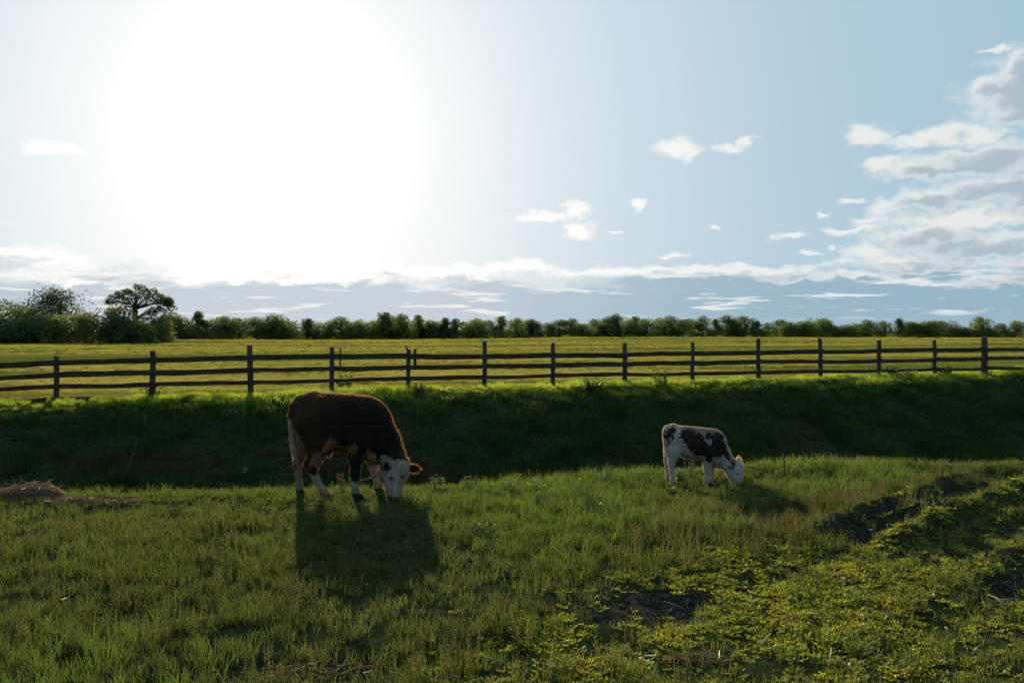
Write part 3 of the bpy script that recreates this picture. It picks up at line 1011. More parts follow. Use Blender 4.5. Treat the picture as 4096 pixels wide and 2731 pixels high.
def tree_meshes(seed, h, r, base, n_lobes, leaves, leaf, shape='round', mat=0):
    """Trunk with limbs, and a crown of leaf-sized faces gathered in clumps."""
    rng = np.random.default_rng(seed)
    mb = MB()
    lean = rng.normal(0, 0.04, 2) * h
    top = np.array([lean[0], lean[1], h * 0.8])
    mb.tube([(0, 0, -0.3), (lean[0] * 0.2, lean[1] * 0.2, h * 0.25), (lean[0] * 0.6, lean[1] * 0.6, h * 0.5), tuple(top)], [h * 0.032, h * 0.026, h * 0.018, h * 0.004], 6)
    lobes = []
    for i in range(n_lobes):
        u = (i + rng.uniform(0.2, 0.8)) / n_lobes
        z = base + (h - base) * (0.04 + 0.92 * u)
        a = rng.uniform(0, 2 * math.pi)
        if shape == 'round':
            prof = math.sqrt(max(0.05, 1 - max(0.0, (u - 0.35) / 0.68) ** 2))
        elif shape == 'cone':
            prof = 1.05 - 0.85 * u
        elif shape == 'umbrella':
            prof = 0.35 + 0.75 * min(1.0, u * 1.5) if u < 0.85 else 0.55
        else:
            prof = 1.0 - 0.35 * u
        rr = r * prof * math.sqrt(rng.uniform(0.02, 0.75))
        c = np.array([lean[0] * u + rr * math.cos(a), lean[1] * u + rr * math.sin(a), z])
        s = r * rng.uniform(0.34, 0.56) * (0.6 + 0.4 * prof)
        c[2] = min(c[2], h - s * 0.55)
        lobes.append((c, s))
        t0 = np.array([lean[0] * u * 0.5, lean[1] * u * 0.5, max(base * 0.55, z - rr * 0.9 - 0.12 * h)])
        t0[2] = min(t0[2], h * 0.75)
        mid = (t0 + c) / 2 + np.array([0, 0, -0.04 * h])
        mb.tube([tuple(t0), tuple(mid), tuple(c)], [h * 0.010, h * 0.007, h * 0.003], 4, False)
    trunk = mb.mesh('trunk', BARK, True)
    tot = sum(s ** 2 for _, s in lobes)
    V = []; nf = 0
    for c, s in lobes:
        n = max(12, int(leaves * s * s / tot))
        d = rng.normal(size=(n, 3)); d /= np.linalg.norm(d, axis=1)[:, None]
        rad = s * (0.45 + 0.62 * rng.uniform(size=n) ** 0.6)
        bumpy = 1 + 0.30 * np.sin(d[:, 0] * 5 + seed) * np.sin(d[:, 1] * 6 + 1.3) * np.sin(d[:, 2] * 5.5 + 0.7)
        P = c + d * (rad * bumpy)[:, None] * np.array([1, 1, 0.86])
        ax = rng.normal(size=(n, 3)) + np.array([0, 0, -0.25]); ax /= np.linalg.norm(ax, axis=1)[:, None]
        sd = np.cross(ax, d + 0.7 * rng.normal(size=(n, 3))); sd /= (np.linalg.norm(sd, axis=1)[:, None] + 1e-9)
        l = leaf * rng.uniform(0.55, 1.3, n)[:, None]
        q = np.stack([P - ax * l * 0.5, P + sd * l * 0.33, P + ax * l * 0.5, P - sd * l * 0.33], 1)
        V.append(q.reshape(-1, 3)); nf += n
    V = np.concatenate(V)
    V[:, 2] = np.maximum(V[:, 2], 0.02)
    crown = mesh_np('crown', V, np.arange(nf * 4).reshape(nf, 4), FOLIAGE[mat])
    return trunk, crown


def plant_tree(name, meshes, x, y, scale, rz, label, cat, group=None, sz=1.0):
    o = empty(name, (x, y, float(terrain(x, y)) - 0.05), rz)
    o.scale = (scale, scale, scale * sz)
    link('trunk', meshes[0], o)
    link('crown', meshes[1], o)
    tag(o, label, cat, group)
    return o


ORD = ['first', 'second', 'third', 'fourth', 'fifth', 'sixth', 'seventh', 'eighth', 'ninth', 'tenth', 'eleventh', 'twelfth', 'thirteenth', 'fourteenth', 'fifteenth']


def build_trees():
    rnd = random.Random(9)
    kinds = {}
    for k, (h, r, base, nl, lv, shape, mat) in enumerate([
            (6.0, 2.9, 0.0, 22, 2400, 'round', 0), (6.4, 2.7, 0.0, 22, 2200, 'cone', 0), (5.2, 3.4, 0.0, 24, 2600, 'round', 1), (6.2, 2.8, 0.0, 22, 2300, 'round', 1),
            (4.6, 3.4, 0.0, 22, 2400, 'bush', 0), (6.8, 2.3, 0.0, 22, 2200, 'cone', 1), (5.6, 3.2, 0.0, 22, 2400, 'round', 2), (4.2, 4.2, 0.0, 26, 2800, 'bush', 1)]):
        kinds[k] = tree_meshes(700 + k, h, r, base, nl + 4, int(lv * 1.6), 0.34, shape, mat)
    hs = [6.0, 6.4, 5.2, 6.2, 4.6, 6.8, 5.6, 4.2]
    # the far line of trees: x of the tree and y of its top (4096-pixel reading), kind, and distance
    line = [(690, 1268, 6), (735, 1283, 2), (790, 1262, 1), (840, 1290, 7), (905, 1270, 3), (955, 1290, 2), (1030, 1280, 0), (1085, 1292, 7), (1115, 1280, 2), (1160, 1290, 4),
            (1225, 1283, 1), (1265, 1296, 6), (1305, 1290, 2), (1360, 1275, 0), (1400, 1297, 4), (1440, 1288, 3), (1485, 1296, 7), (1533, 1272, 1), (1570, 1296, 2),
            (1604, 1268, 3), (1640, 1294, 4), (1672, 1272, 5), (1718, 1287, 0), (1755, 1298, 7), (1785, 1284, 1), (1822, 1290, 5), (1853, 1292, 1), (1888, 1298, 2), (1908, 1284, 3),
            (1948, 1290, 0), (2008, 1283, 5), (2066, 1276, 3), (2100, 1298, 7), (2130, 1287, 0), (2190, 1294, 3), (2236, 1289, 0), (2285, 1288, 3), (2330, 1298, 2), (2378, 1283, 6),
            (2415, 1297, 4), (2440, 1274, 0), (2468, 1276, 3), (2500, 1292, 2), (2545, 1268, 1), (2585, 1290, 4), (2636, 1282, 3), (2678, 1280, 0), (2720, 1292, 2), (2765, 1281, 0),
            (2812, 1275, 3), (2860, 1280, 1), (2910, 1277, 0), (2950, 1291, 2), (2978, 1283, 3), (3030, 1291, 1), (3075, 1298, 4), (3125, 1295, 0), (3170, 1300, 7),
            (3222, 1292, 2), (3272, 1294, 7), (3302, 1287, 0), (3350, 1308, 4), (3385, 1312, 7), (3432, 1306, 4), (3470, 1286, 6), (3535, 1293, 3), (3600, 1278, 1), (3632, 1298, 0),
            (3680, 1300, 7), (3720, 1297, 2), (3775, 1295, 7), (3825, 1314, 4), (3875, 1316, 7), (3922, 1284, 3), (3960, 1310, 4), (4000, 1298, 0), (4060, 1290, 6), (4110, 1294, 2),
            (4170, 1290, 3), (4230, 1298, 0), (4300, 1292, 6), (4370, 1300, 2)]
    gp = 'trees of the far treeline'
    posts = [p[0] * K for p in POSTS[1:15]]
    count = {}
    for i, (px, py, k) in enumerate(line):
        d = float(np.interp(px, [600, 1500, 2800, 4400], [215, 235, 262, 300])) + rnd.uniform(-5, 5)
        r = ray(px, py)
        x = r.x / r.y * d
        gz = float(terrain(x, d)) - 0.05
        h = CAM_H + r.z / r.y * d - gz
        h *= rnd.uniform(0.98, 1.22)
        wide = rnd.uniform(1.15, 1.55)
        if h < 2.6:
            h = 2.6
        # which fence post stands below it
        left = [q for q in range(len(posts)) if posts[q] <= px]
        if not left:
            key, word = ('before', 'left of the first fence post')
            place = 'before the first fence post from left'
        else:
            q = left[-1]
            key = q
            place = ('past the %s fence post from left' % ORD[q]) if q < 13 else 'past the thick rightmost fence post'
        c = count.get(key, 0); count[key] = c + 1
        look = {0: 'rounded dark green', 1: 'pointed dark green', 2: 'broad bushy green', 3: 'rounded mid green', 4: 'low rounded dark', 5: 'slim pointed green', 6: 'olive green round-topped', 7: 'low spreading green'}[k]
        lab = '%s treeline tree, %s %s' % (look, ORD[c], place)
        sc = h / hs[k]
        plant_tree('tree', kinds[k], x, d, max(sc, 0.75) * wide, rnd.uniform(0, 6.28), lab, 'tree', gp, h * 1.05 / hs[k] / (max(sc, 0.75) * wide))
    # nearer trees at the left
    def spot(px, d):
        r = ray(px, HORIZON)
        return r.x / r.y * d, d

    def height(px, py, d):
        r = ray(px, py); x, y = spot(px, d)
        return CAM_H + r.z / r.y * d - float(terrain(x, y))
    umb_d = 165.0
    x, y = spot(545, umb_d)
    h = height(545, 1142, umb_d)
    o = umbrella_tree(x, y, h)
    x, y = spot(245, 160.0)
    h = height(245, 1160, 160.0)
    tm = tree_meshes(801, h, 5.0, h * 0.35, 34, 5600, 0.32, 'round', 3)
    plant_tree('tree', tm, x, y, 1.0, 0.4, 'tall round-topped tree at left with sky showing through its crown', 'tree')
    ob = [(40, 1206, 8, 152, 1, 'broad olive bush at the left edge of the picture, below the sky'), (115, 1238, 6, 150, 2, 'olive green bush in front of the tall round-topped tree'),
          (335, 1256, 5.5, 148, 2, 'bright olive bush just right of the tall round-topped tree'), (440, 1232, 6.5, 150, 2, 'broad olive bush left of the umbrella-shaped tree trunk'),
          (-90, 1195, 8, 152, 1, 'dark olive bush at the far left beyond the picture edge'), (215, 1265, 5, 147, 1, 'low dark bush under the tall round-topped tree'),
          (560, 1288, 4, 150, 1, 'low bush at the foot of the umbrella-shaped tree'), (630, 1280, 4.5, 158, 1, 'low green bush right of the umbrella-shaped tree'),
          (490, 1275, 4.5, 148, 0, 'dark low bush just left of the umbrella-shaped tree foot'), (100, 1275, 5, 146, 0, 'dark low bush at the left foot of the hedge'), (-10, 1268, 5, 145, 0, 'dark low bush in the left corner of the hedge')]
    for j, (px, py, rr, d, mt, lab) in enumerate(ob):
        x, y = spot(px, d)
        h = height(px, py, d)
        tm = tree_meshes(820 + j, h, rr * 0.62, 0.05, 30, 4200, 0.36, 'round', mt)
        plant_tree('bush', tm, x, y, 1.0, 0.3 * j, lab, 'bush', 'bushes of the left hedge')


def umbrella_tree(x, y, h):
    """The flat-topped tree with a bare trunk and long side branches."""
    rng = np.random.default_rng(77)
    mb = MB()
    mb.tube([(0, 0, -0.3), (-0.1, 0, h * 0.35), (-0.25, 0.05, h * 0.62), (0.1, 0, h * 0.80)], [0.62, 0.50, 0.40, 0.2], 8)
    lobes = []
    spots = []
    for i in range(40):
        a = i * 2.399; q = math.sqrt((i + 0.5) / 40)
        spots.append((5.3 * q * math.cos(a) + 0.5, 4.6 * q * math.sin(a), h * (0.96 - 0.27 * q * q + rng.normal(0, 0.02)), rng.uniform(0.5, 0.85)))
    for i in range(22):
        spots.append((rng.uniform(1.8, 5.8), rng.uniform(-2, 2), h * rng.uniform(0.34, 0.80), rng.uniform(0.55, 0.95)))
    for (cx, cy, cz, s) in spots:
        c = np.array([cx, cy, cz])
        lobes.append((c, s))
        t0 = np.array([-0.15, 0, h * (0.58 if cz > 0.7 * h else 0.42)])
        mb.tube([tuple(t0), tuple((t0 + c) / 2 + np.array([0, 0, 0.25])), tuple(c)], [0.07, 0.045, 0.015], 4, False)
    for z, l in ((0.70, 4.8), (0.60, 4.2), (0.80, 4.4)):
        pts = [(-0.2, 0, h * (z - 0.04)), (-l * 0.5, 0.2, h * z), (-l, 0.1, h * (z + 0.01))]
        mb.tube(pts, [0.12, 0.07, 0.02], 5, False)
        for q in range(5):
            lobes.append((np.array([-l * (0.45 + 0.13 * q), 0.1, h * (z + 0.012 * rng.normal())]), 0.32))
    trunk = mb.mesh('trunk', BARK, True)
    V = []; nf = 0
    for c, s in lobes:
        n = int(150 * s * s) + 8
        d = rng.normal(size=(n, 3)); d /= np.linalg.norm(d, axis=1)[:, None]
        P = c + d * (s * rng.uniform(0.2, 1.05, n) ** 0.7)[:, None] * np.array([1.15, 1.15, 0.85])
        ax = rng.normal(size=(n, 3)); ax /= np.linalg.norm(ax, axis=1)[:, None]
        sd = np.cross(ax, rng.normal(size=(n, 3))); sd /= np.linalg.norm(sd, axis=1)[:, None]
        l = 0.30 * rng.uniform(0.6, 1.3, n)[:, None]
        V.append(np.stack([P - ax * l * .5, P + sd * l * .33, P + ax * l * .5, P - sd * l * .33], 1).reshape(-1, 3)); nf += n
    crown = mesh_np('crown', np.concatenate(V), np.arange(nf * 4).reshape(nf, 4), FOLIAGE[3])
    o = plant_tree('tree', (trunk, crown), x, y, 1.0, 0.0, 'flat-topped umbrella-shaped tree with a bare trunk and long side branches', 'tree')
    return o


build_trees()

# ------------------------------------------------------------------ animals
def surface_nets(vals, origin, h):
    """Closed quad surface of the zero level of a sampled distance field."""
    nx, ny, nz = vals.shape
    ins = vals < 0
    corner = [(i, j, k) for i in (0, 1) for j in (0, 1) for k in (0, 1)]
    sl = lambda i, j, k: (slice(i, nx - 1 + i), slice(j, ny - 1 + j), slice(k, nz - 1 + k))
    cnt = sum(ins[sl(*c)].astype(np.int8) for c in corner)
    act = (cnt > 0) & (cnt < 8)
    idx = -np.ones(act.shape, np.int64)
    cells = np.argwhere(act)
    idx[act] = np.arange(len(cells))
    pos = np.zeros((len(cells), 3)); num = np.zeros(len(cells))
    for a in corner:
        for ax in range(3):
            if a[ax] == 0:
                b = list(a); b[ax] = 1
                va = vals[cells[:, 0] + a[0], cells[:, 1] + a[1], cells[:, 2] + a[2]]
                vb = vals[cells[:, 0] + b[0], cells[:, 1] + b[1], cells[:, 2] + b[2]]
                cr = (va < 0) != (vb < 0)
                t = np.where(cr, va / np.where(cr, va - vb, 1), 0)
                p = np.array(a, float)[None] + t[:, None] * (np.array(b, float) - np.array(a, float))[None]
                pos[cr] += p[cr]; num[cr] += 1
    pos = (cells + pos / num[:, None]) * h + origin
    quads = []
    for ax in range(3):
        o1, o2 = (ax + 1) % 3, (ax + 2) % 3
        s0 = [slice(1, -1)] * 3; s1 = [slice(1, -1)] * 3
        s0[ax] = slice(0, vals.shape[ax] - 1); s1[ax] = slice(1, vals.shape[ax])
        e = np.argwhere(ins[tuple(s0)] != ins[tuple(s1)])
        if not len(e):
            continue
        base = e.copy(); base[:, o1] += 1; base[:, o2] += 1
        flip = ins[base[:, 0], base[:, 1], base[:, 2]]
        q = []
        for d1, d2 in ((-1, -1), (0, -1), (0, 0), (-1, 0)):
            cc = base.copy(); cc[:, o1] += d1; cc[:, o2] += d2
            q.append(idx[cc[:, 0], cc[:, 1], cc[:, 2]])
        q = np.stack(q, 1)
        q[~flip] = q[~flip][:, ::-1]
        quads.append(q)
    q = np.concatenate(quads)
    q = q[(q >= 0).all(1)]
    return pos, q


def smooth_mesh(V, Q, it=2, lam=0.5):
    for _ in range(it):
        acc = np.zeros_like(V); n = np.zeros(len(V))
        for a, b in ((0, 1), (1, 2), (2, 3), (3, 0)):
            np.add.at(acc, Q[:, a], V[Q[:, b]]); np.add.at(n, Q[:, a], 1)
            np.add.at(acc, Q[:, b], V[Q[:, a]]); np.add.at(n, Q[:, b], 1)
        V = V + lam * (acc / np.maximum(n, 1)[:, None] - V)
    return V


def sd_cone(P, a, b, ra, rb, ys):
    """Tapered capsule; ys squeezes it across the animal."""
    sc = np.array([1, ys, 1.0])
    a = np.asarray(a) * sc; b = np.asarray(b) * sc
    p = P * sc
    ab = b - a
    t = np.clip(((p - a) @ ab) / (ab @ ab + 1e-9), 0, 1)
    d = np.linalg.norm(p - a - t[..., None] * ab, axis=-1)
    return (d - (ra + (rb - ra) * t)) / (1 if ys <= 1 else ys ** 0.5)


def smin(a, b, k):
    h = np.clip(0.5 + 0.5 * (b - a) / k, 0, 1)
    return b + (a - b) * h - k * h * (1 - h)


class Body:
    """Animal drawn in the side view (u right, v down, in mm from a picture), w = depth away from the viewer in mm."""
    def __init__(self, mm, u0, v0):
        self.mm, self.u0, self.v0 = mm, u0, v0
        self.parts = []

    def P(self, u, v, w=0):
        return np.array([(u - self.u0) * self.mm, w * 0.001, (self.v0 - v) * self.mm])

    def chain(self, pts, ys=1.0, k=0.04):
        for (a, b) in zip(pts[:-1], pts[1:]):
            self.parts.append((self.P(*a[:3]), self.P(*b[:3]), a[3] * self.mm, b[3] * self.mm, ys, k))

    def grow(self, h, smooth=2):
        A = np.array([p[0] for p in self.parts] + [p[1] for p in self.parts])
        R = max(max(p[2], p[3]) for p in self.parts)
        lo = A.min(0) - np.array([R, R, R]) * 1.0; hi = A.max(0) + R
        lo = np.maximum(lo, np.array([-9, -9, -0.05]))
        xs = [np.arange(lo[i], hi[i] + h, h) for i in range(3)]
        G = np.stack(np.meshgrid(*xs, indexing='ij'), -1).astype(np.float32)
        D = np.full(G.shape[:3], 1.0, np.float32)
        for (a, b, ra, rb, ys, k) in self.parts:
            m = max(ra, rb) + 0.12
            bl = np.minimum(a, b) - m; bh = np.maximum(a, b) + m
            s = tuple(slice(max(0, int((bl[i] - lo[i]) / h)), max(1, int((bh[i] - lo[i]) / h) + 2)) for i in range(3))
            D[s] = smin(D[s], sd_cone(G[s], a, b, ra, rb, ys).astype(np.float32), k)
        V, Q = surface_nets(D, lo, h)
        return smooth_mesh(V, Q, smooth), Q


def hide_mat(name):
    m, N, out = new_mat(name)
    at = N.n('ShaderNodeAttribute', attribute_name='coat')
    geo = N.n('ShaderNodeNewGeometry')
    tc = N.n('ShaderNodeTexCoord')
    n = N.noise(N.vmath('MULTIPLY', tc.outputs['Object'], (60, 60, 25)), 1.0, 4.0, 0.6)
    c = N.mix(N.math('MULTIPLY', N.smooth(n, 0.35, 0.75), 0.35), at.outputs['Color'], (0.02, 0.015, 0.01, 1))
    b = N.n('ShaderNodeBsdfPrincipled')
    N.put(b.inputs['Base Color'], c)
    b.inputs['Roughness'].default_value = 0.8
    b.inputs['Specular IOR Level'].default_value = 0.05
    bp = N.n('ShaderNodeBump'); bp.inputs['Strength'].default_value = 0.5; bp.inputs['Distance'].default_value = 0.006
    N.put(bp.inputs['Height'], n)
    m.node_tree.links.new(bp.outputs[0], b.inputs['Normal'])
    m.node_tree.links.new(b.outputs[0], out.inputs[0])
    return m


def fur_mat(name):
    m, N, out = new_mat(name)
    at = N.n('ShaderNodeAttribute', attribute_name='coat')
    d = N.n('ShaderNodeBsdfDiffuse'); N.put(d.inputs[0], at.outputs['Color'])
    tr = N.n('ShaderNodeBsdfTranslucent')
    warm = N.mix(1.0, at.outputs['Color'], (0.31, 0.155, 0.05, 1), 'ADD')
    N.put(tr.inputs[0], warm)
    mx = N.n('ShaderNodeMixShader'); mx.inputs[0].default_value = 0.7
    m.node_tree.links.new(d.outputs[0], mx.inputs[1]); m.node_tree.links.new(tr.outputs[0], mx.inputs[2])
    m.node_tree.links.new(mx.outputs[0], out.inputs[0])
    return m


def plain_mat(name, c, rough=0.6, spec=0.3):
    m, N, out = new_mat(name)
    b = N.n('ShaderNodeBsdfPrincipled')
    tc = N.n('ShaderNodeTexCoord')
    n = N.noise(tc.outputs['Object'], 30.0, 3.0, 0.6)
    N.put(b.inputs['Base Color'], N.mix(N.smooth(n, 0.3, 0.7), rgba(tuple(x * 0.7 for x in c)), rgba(tuple(min(1, x * 1.15) for x in c))))
    b.inputs['Roughness'].default_value = rough
    b.inputs['Specular IOR Level'].default_value = spec
    m.node_tree.links.new(b.outputs[0], out.inputs[0])
    return m


def ear_mat():
    m, N, out = new_mat('ear')
    at = N.n('ShaderNodeAttribute', attribute_name='coat')
    d = N.n('ShaderNodeBsdfDiffuse'); N.put(d.inputs[0], at.outputs['Color'])
    tr = N.n('ShaderNodeBsdfTranslucent'); tr.inputs[0].default_value = (0.10, 0.03, 0.012, 1)
    mx = N.n('ShaderNodeMixShader'); mx.inputs[0].default_value = 0.3
    m.node_tree.links.new(d.outputs[0], mx.inputs[1]); m.node_tree.links.new(tr.outputs[0], mx.inputs[2])
    m.node_tree.links.new(mx.outputs[0], out.inputs[0])
    return m


EARM = ear_mat()
HIDE = hide_mat('hide'); FUR = fur_mat('fur')
HOOF = plain_mat('hoof', (0.03, 0.024, 0.02), 0.85, 0.05); EYE = plain_mat('eye', (0.012, 0.009, 0.008), 0.15, 0.6); NOSE = plain_mat('nose', (0.16, 0.10, 0.085), 0.35, 0.5)


def quad_normals(V, Q):
    n = np.cross(V[Q[:, 2]] - V[Q[:, 0]], V[Q[:, 3]] - V[Q[:, 1]])
    a = np.linalg.norm(n, axis=1)
    return n / (a[:, None] + 1e-12), a


def fur_mesh(V, Q, cols, count, length, width, seed, flow=(-0.25, 0, -0.8)):
    """Short hairs lying along the hide, as thin triangles."""
    rng = np.random.default_rng(seed)
    nrm, area = quad_normals(V, Q)
    pick = rng.choice(len(Q), count, p=area / area.sum())
    uu = rng.uniform(size=(count, 1)); vv = rng.uniform(size=(count, 1))
    P = (V[Q[pick, 0]] * (1 - uu) + V[Q[pick, 1]] * uu) * (1 - vv) + (V[Q[pick, 3]] * (1 - uu) + V[Q[pick, 2]] * uu) * vv
    n = nrm[pick]
    fl = np.asarray(flow)[None] + 0.35 * rng.normal(size=(count, 3))
    fl = fl - n * (fl * n).sum(1)[:, None] * 0.9
    sleek = 1 - 0.85 * sstep(np.abs(n[:, 1:2]), 0.55, 0.85)
    d = n * rng.uniform(0.45, 1.0, (count, 1)) * sleek + 0.75 * fl
    d /= np.linalg.norm(d, axis=1)[:, None]
    L = (length(P) if callable(length) else length) * rng.uniform(0.5, 1.25, count) * (0.45 + 0.55 * sleek[:, 0])
    s = np.cross(d, rng.normal(size=(count, 3))); s /= np.linalg.norm(s, axis=1)[:, None]
    P0 = P - n * 0.003
    T = np.stack([P0 - s * width / 2, P0 + s * width / 2, P + d * L[:, None]], 1).reshape(-1, 3)
    me = mesh_np('fur', T, np.arange(count * 3).reshape(count, 3), FUR)
    c = cols[Q[pick, 0]]
    color_attr(me, 'coat', np.repeat(c, 3, 0))
    return me


def ear_mesh(length, width, cup=0.35):
    V = []; Fc = []
    n, m = 7, 5
    for i in range(n):
        u = i / (n - 1)
        w = width * (math.sin(math.pi * min(1, 0.22 + 0.78 * u) ** 1.0) ** 0.7 if u < 1 else 0.02)
        w = width * max(0.05, (0.45 + 1.0 * u) * (1 - u ** 2.6) * 1.05)
        for j in range(m):
            t = j / (m - 1) * 2 - 1
            V.append((length * u, w / 2 * t, cup * w * (t * t - 0.5)))
    for i in range(n - 1):
        for j in range(m - 1):
            a = i * m + j
            Fc.append((a, a + 1, a + m + 1, a + m))
    return V, Fc


def build_ear(name, parent, base, tip, width, normal, col, back=None):
    base = Vector(base); tip = Vector(tip)
    X = (tip - base); L = X.length; X.normalize()
    Z = Vector(normal); Z = (Z - X * Z.dot(X)).normalized(); Y = Z.cross(X)
    M = Matrix((X, Y, Z)).transposed().to_4x4()
    V, Fc = ear_mesh(L, width)
    rng = np.random.default_rng(3)
    V2 = []
    for v in V:
        V2.append(tuple(M.to_3x3() @ Vector(v)))
    n0 = len(V2)
    V2 += [tuple(Vector(v) - Z * 0.006) for v in V2]
    F2 = Fc + [tuple(i + n0 for i in reversed(f)) for f in Fc]
    # fringe of hair round the rim
    rim = [i for i in range(0, n0, 5)] + [i for i in range(4, n0, 5)]
    for i in rim:
        for q in range(16):
            p = Vector(V2[i]) + Vector(rng.normal(0, 0.006, 3))
            o = (p - X * (L * 0.45)); o = (o + X * 0.3 * L)
            o.normalize()
            s = o.cross(Vector(rng.normal(size=3))).normalized() * 0.0016
            k = len(V2)
            V2 += [tuple(p - s), tuple(p + s), tuple(p + o * rng.uniform(0.012, 0.03))]
            F2.append((k, k + 1, k + 2))
    me = bpy.data.meshes.new(name)
    me.from_pydata(V2, [], F2); me.update()
    me.materials.append(EARM); me.materials.append(FUR)
    me.polygons.foreach_set('material_index', np.array([0 if len(f) == 4 else 1 for f in F2], np.int32))
    color_attr(me, 'coat', np.tile(np.asarray(col, np.float32), (len(V2), 1)))
    o = link(name, me, parent)
    o.location = base
    return o


def blob_mesh(name, r, mat, squash=(1, 1, 1)):
    bm = bmesh.new()
    bmesh.ops.create_uvsphere(bm, u_segments=12, v_segments=8, radius=r)
    for v in bm.verts:
        v.co = Vector((v.co.x * squash[0], v.co.y * squash[1], v.co.z * squash[2]))
    me = bpy.data.meshes.new(name); bm.to_mesh(me); bm.free()
    me.polygons.foreach_set('use_smooth', np.ones(len(me.polygons), bool))
    me.materials.append(mat)
    return me


def hoof_mesh(r, h):
    """Cloven hoof: two toes side by side."""
    mb = MB()
    for s in (-1, 1):
        V = []; Fc = []
        for z, f in ((0.0, 1.08), (h * 0.5, 1.0), (h, 0.86)):
            for k in range(10):
                a = k * 2 * math.pi / 10
                V.append((r * f * 1.15 * math.cos(a) + (h - z) * 0.35, s * r * 0.48 + r * 0.50 * f * math.sin(a), z))
        for i in range(2):
            for k in range(10):
                k2 = (k + 1) % 10
                Fc.append((i * 10 + k, i * 10 + k2, (i + 1) * 10 + k2, (i + 1) * 10 + k))
        Fc.append(tuple(20 + k for k in range(10))); Fc.append(tuple(range(9, -1, -1)))
        mb.add(V, Fc)
    return mb.mesh('hoof', HOOF, True)


def poly_dist(u, v, poly):
    """Signed distance to a polygon in picture units, negative inside."""
    d = np.full(u.shape, 1e9)
    n = len(poly)
    for i in range(n):
        x0, y0 = poly[i]; x1, y1 = poly[(i + 1) % n]
        dx, dy = x1 - x0, y1 - y0
        t = np.clip(((u - x0) * dx + (v - y0) * dy) / (dx * dx + dy * dy + 1e-9), 0, 1)
        d = np.minimum(d, np.hypot(u - x0 - t * dx, v - y0 - t * dy))
    return np.where(in_poly(u, v, poly), -d, d)


def finish_animal(root, body, V, Q, cols, fur_cols, count, length, width, seed):
    me = mesh_np('body', V, Q, HIDE, True)
    color_attr(me, 'coat', cols)
    b = link('body', me, root)
    f = link('fur', fur_mesh(V, Q, fur_cols, count, length, width, seed), b)
    f['kind'] = 'stuff'
    return b


